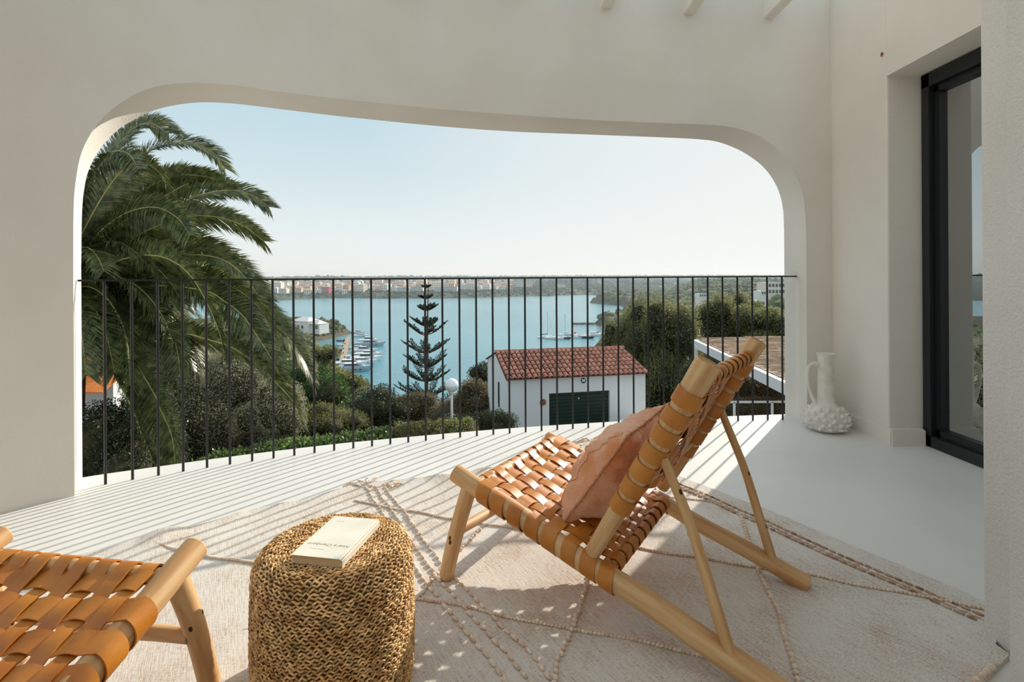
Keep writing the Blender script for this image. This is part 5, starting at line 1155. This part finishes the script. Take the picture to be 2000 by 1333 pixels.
# ---------------------------------------------------------------- palms
M['frond'] = mat('palm_leaflet', srgb(124, 128, 80), .34, srgb(60, 76, 42), 9, trans=.24, island=.3); M['frond'].node_tree.nodes
M['rachis'] = mat('palm_rachis', srgb(206, 198, 124), .45, srgb(170, 158, 92), 4); M['dryfrond'] = mat('dry_palm_leaflet', srgb(176, 140, 96), .7, srgb(128, 92, 58), 3, island=.3)
def frond(pts, parent, ll=.46, step=.03, seed=0, m_=None, droop=.55, thick=.016, w_=.022, rachis=None, name='frond', roll=0.0):
    r_ = np.random.default_rng(seed); C = crom(pts, 60); d = np.linalg.norm(np.diff(C, axis=0), axis=1); S = np.concatenate([[0], np.cumsum(d)]); L = S[-1]
    mb = MB(); mb.tube([Vector(c) for c in C], [thick * (1 - .82 * i / 59) for i in range(60)], 6, m=1)
    n = int(L * .93 / step); V = []; Fc = []; up0 = np.array([0, 0, 1.0])
    for i in range(n):
        for side in (-1, 1):
            s_ = L * .07 + (i + r_.uniform(0, .8)) * step; s_ = min(s_, L * .999); p = np.array([np.interp(s_, S, C[:, k]) for k in range(3)]); q = np.array([np.interp(min(s_ + .05, L), S, C[:, k]) for k in range(3)]); q0 = np.array([np.interp(max(s_ - .05, 0), S, C[:, k]) for k in range(3)]); T = q - q0; T /= np.linalg.norm(T) + 1e-9
            B_ = np.cross(T, up0); nb2 = np.linalg.norm(B_)
            B_ = B_ / nb2 if nb2 > .05 else np.array([1.0, 0, 0]); U = np.cross(B_, T); B0_, U0_ = B_, U; B_ = B0_ * math.cos(roll) + U0_ * math.sin(roll); U = U0_ * math.cos(roll) - B0_ * math.sin(roll)
            f_ = s_ / L; l = ll * (min(1, .35 + f_ * 2.4)) * (1 - .45 * max(0, (f_ - .55) / .45) ** 1.6) * r_.uniform(.85, 1.12)
            fw = .55 + .65 * f_; dirn = B_ * side * 1.0 + T * fw + U * r_.uniform(.10, .55); dirn /= np.linalg.norm(dirn)
            dr = droop * r_.uniform(.6, 1.4); a = p; m1 = p + dirn * l * .5 + np.array([0, 0, -1]) * l * .06 * dr; e = p + dirn * l * .94 + np.array([0, 0, -1]) * l * .36 * dr
            wv = np.cross(dirn, U); wv /= np.linalg.norm(wv) + 1e-9; ww = w_ * r_.uniform(.8, 1.2)
            k = len(V); V += [a - wv * ww * .25, a + wv * ww * .25, m1 + wv * ww * .5, m1 - wv * ww * .5, e]
            Fc += [(k, k + 1, k + 2, k + 3), (k + 3, k + 2, k + 4)]
    mb.add(V, Fc, 0); return mb.build(name, [m_ or M['frond'], rachis or M['rachis']], parent)
YC = 9.2; CC = P(112, 590, YC); pm = empty('date_palm', (CC.x, CC.y, -5.2)); tag(pm, 'large date palm with long arching fronds at the left', 'palm'); po2 = Vector((CC.x, CC.y, -5.2))
mb = MB(); zc = CC.z + 5.2
mb.tube([(0, 0, -.3), (.02, 0, zc * .5), (0, 0, zc - .4), (0, 0, zc + .1)], [.36, .33, .42, .30], 16); mb.build('trunk', M['bark'], pm)
for k in range(46):     # old leaf bases
    a = k * 2.4; z = zc - .75 + .02 * k; d = Vector((math.cos(a), math.sin(a), 0)); s_ = MB(); s_.tube([d * .32 + Vector((0, 0, z)), d * .5 + Vector((0, 0, z + .14)), d * .60 + Vector((0, 0, z + .34))], [.06, .05, .03], 6); s_.build('leaf_base', M['dryfrond'], pm)
def px(L, Z0, Z1):
    n = len(L); return [P(u, v, Z0 + (Z1 - Z0) * i / (n - 1)) - po2 for i, (u, v) in enumerate(L)]
FR = [([(120, 560), (190, 420), (282, 303), (360, 278), (414, 297), (440, 330)], 9.2, 9.6), ([(115, 570), (150, 480), (185, 410), (219, 356), (250, 325), (285, 320), (312, 338), (324, 362)], 9.2, 8.3), ([(120, 570), (230, 480), (357, 397), (408, 377), (455, 372), (493, 382), (525, 404)], 9.2, 9.8),
 ([(120, 575), (190, 520), (266, 463), (316, 438), (367, 423), (423, 424), (474, 441), (515, 471)], 9.2, 9.0), ([(115, 560), (170, 400), (230, 290), (275, 245), (315, 238), (350, 262)], 9.2, 10.2), ([(120, 570), (220, 450), (326, 381), (376, 356), (417, 355), (452, 370)], 9.2, 10.6),
 ([(115, 560), (160, 430), (205, 330), (250, 262), (290, 240), (330, 262)], 9.2, 9.0), ([(120, 590), (212, 520), (260, 502), (307, 500), (345, 515), (373, 540), (398, 580), (425, 640), (440, 700)], 9.2, 8.0), ([(120, 590), (260, 530), (361, 501), (411, 501), (450, 516), (485, 550), (515, 600), (545, 680)], 9.2, 9.4),
 ([(125, 600), (300, 540), (400, 540), (452, 560), (493, 588), (525, 630), (548, 690)], 9.2, 8.6), ([(120, 595), (280, 560), (395, 567), (440, 590), (474, 617), (505, 661), (531, 702), (552, 745)], 9.2, 8.2), ([(120, 610), (260, 645), (354, 651), (408, 664), (455, 680), (496, 708), (537, 746), (572, 785), (588, 828)], 9.2, 7.8),
 ([(125, 600), (330, 560), (450, 575), (520, 615), (570, 670), (597, 710), (611, 748)], 9.2, 9.8), ([(120, 570), (170, 560), (206, 580), (231, 617), (247, 664), (252, 710), (253, 752)], 9.2, 7.6), ([(125, 620), (200, 650), (260, 708), (297, 762), (316, 806), (335, 850), (343, 908)], 9.2, 7.3),
 ([(125, 610), (190, 650), (225, 735), (256, 793), (275, 843), (302, 908)], 9.2, 7.2), ([(120, 610), (250, 620), (310, 632), (335, 650), (347, 690), (352, 728)], 9.2, 8.6), ([(120, 610), (270, 620), (340, 635), (366, 660), (380, 690), (389, 740)], 9.2, 8.9), ([(120, 560), (180, 470), (240, 420), (300, 405), (345, 425), (372, 460)], 9.2, 8.4), ([(120, 565), (190, 460), (270, 380), (340, 345), (400, 345), (440, 360)], 9.2, 10.2),
 ([(120, 590), (210, 560), (300, 590), (350, 640), (375, 700)], 9.2, 10), ([(120, 600), (190, 600), (250, 640), (290, 700), (300, 760)], 9.2, 9.9), ([(115, 560), (150, 430), (180, 350), (215, 300), (250, 300), (270, 330)], 9.2, 8.2), ([(120, 590), (230, 500), (330, 470), (420, 490), (470, 540), (490, 590)], 9.2, 10.2)]
for i, (L, a, b_) in enumerate(FR): frond(px(L, a, b_), pm, .52, .0125, i, w_=.026, droop=.5, roll=(-1, 1)[i % 2] * (.75 + .1 * (i % 4)))
rf = random.Random(9)
for i in range(56):
    a = rf.uniform(-.6, 1.9) if i % 2 else rf.uniform(0, 2 * PI); el = rf.uniform(.45, 1.4); L = rf.uniform(2.4, 3.3); d = Vector((math.cos(a) * math.cos(el), abs(math.sin(a)) * math.cos(el) * (1 if i % 3 else -.6), math.sin(el))); p = Vector((0, 0, zc)); pts = [tuple(p)]; n = 8
    if d.x > .75 and el < .6: d.x *= .75
    v_ = d.copy()
    for k in range(n):
        v_ = (v_ + Vector((0, 0, -.20 - .03 * k))).normalized(); p = p + v_ * L / n; pts.append(tuple(p))
    if po2.y + p.y < 5.5: continue
    frond([np.array(q) for q in pts], pm, .52, .024, 100 + i, droop=.7, w_=.032)
for i in range(9):
    a = rf.uniform(.3, 1.5); v_ = Vector((math.cos(a), math.sin(a), .1)).normalized(); p = Vector((0, 0, zc - .3)); pts = [tuple(p)]
    for k in range(6): v_ = (v_ + Vector((0, 0, -.34))).normalized(); p = p + v_ * .32; pts.append(tuple(p))
    frond([np.array(q) for q in pts], pm, .34, .05, 200 + i, M['dryfrond'], name='dry_frond')
c = P(668, 790, 20); sp2 = empty('small_palm', (c.x, c.y, c.z - .6)); tag(sp2, 'small bushy palm above the hedge near the yachts', 'palm')
for i in range(22):
    a = i * 2.4; el = rf.uniform(.35, 1.35); v_ = Vector((math.cos(a) * math.cos(el), math.sin(a) * math.cos(el), math.sin(el))); p = Vector((0, 0, .45)); pts = [tuple(p)]
    for k in range(6): v_ = (v_ + Vector((0, 0, -.2))).normalized(); p = p + v_ * .22; pts.append(tuple(p))
    frond([np.array(q) for q in pts], sp2, .26, .035, 300 + i, thick=.012, w_=.02)
mb = MB(); mb.tube([(0, 0, -.6), (0, 0, .5)], [.16, .14], 10); mb.build('trunk', M['bark'], sp2)
# font outlines become meshes
for o in [o for o in bpy.data.objects if o.type == 'FONT']:
    me = bpy.data.meshes.new_from_object(o); n_ = bpy.data.objects.new('cover_title', me); COL.objects.link(n_); n_.parent = o.parent; n_.location = o.location; n_.rotation_euler = o.rotation_euler; bpy.data.objects.remove(o)
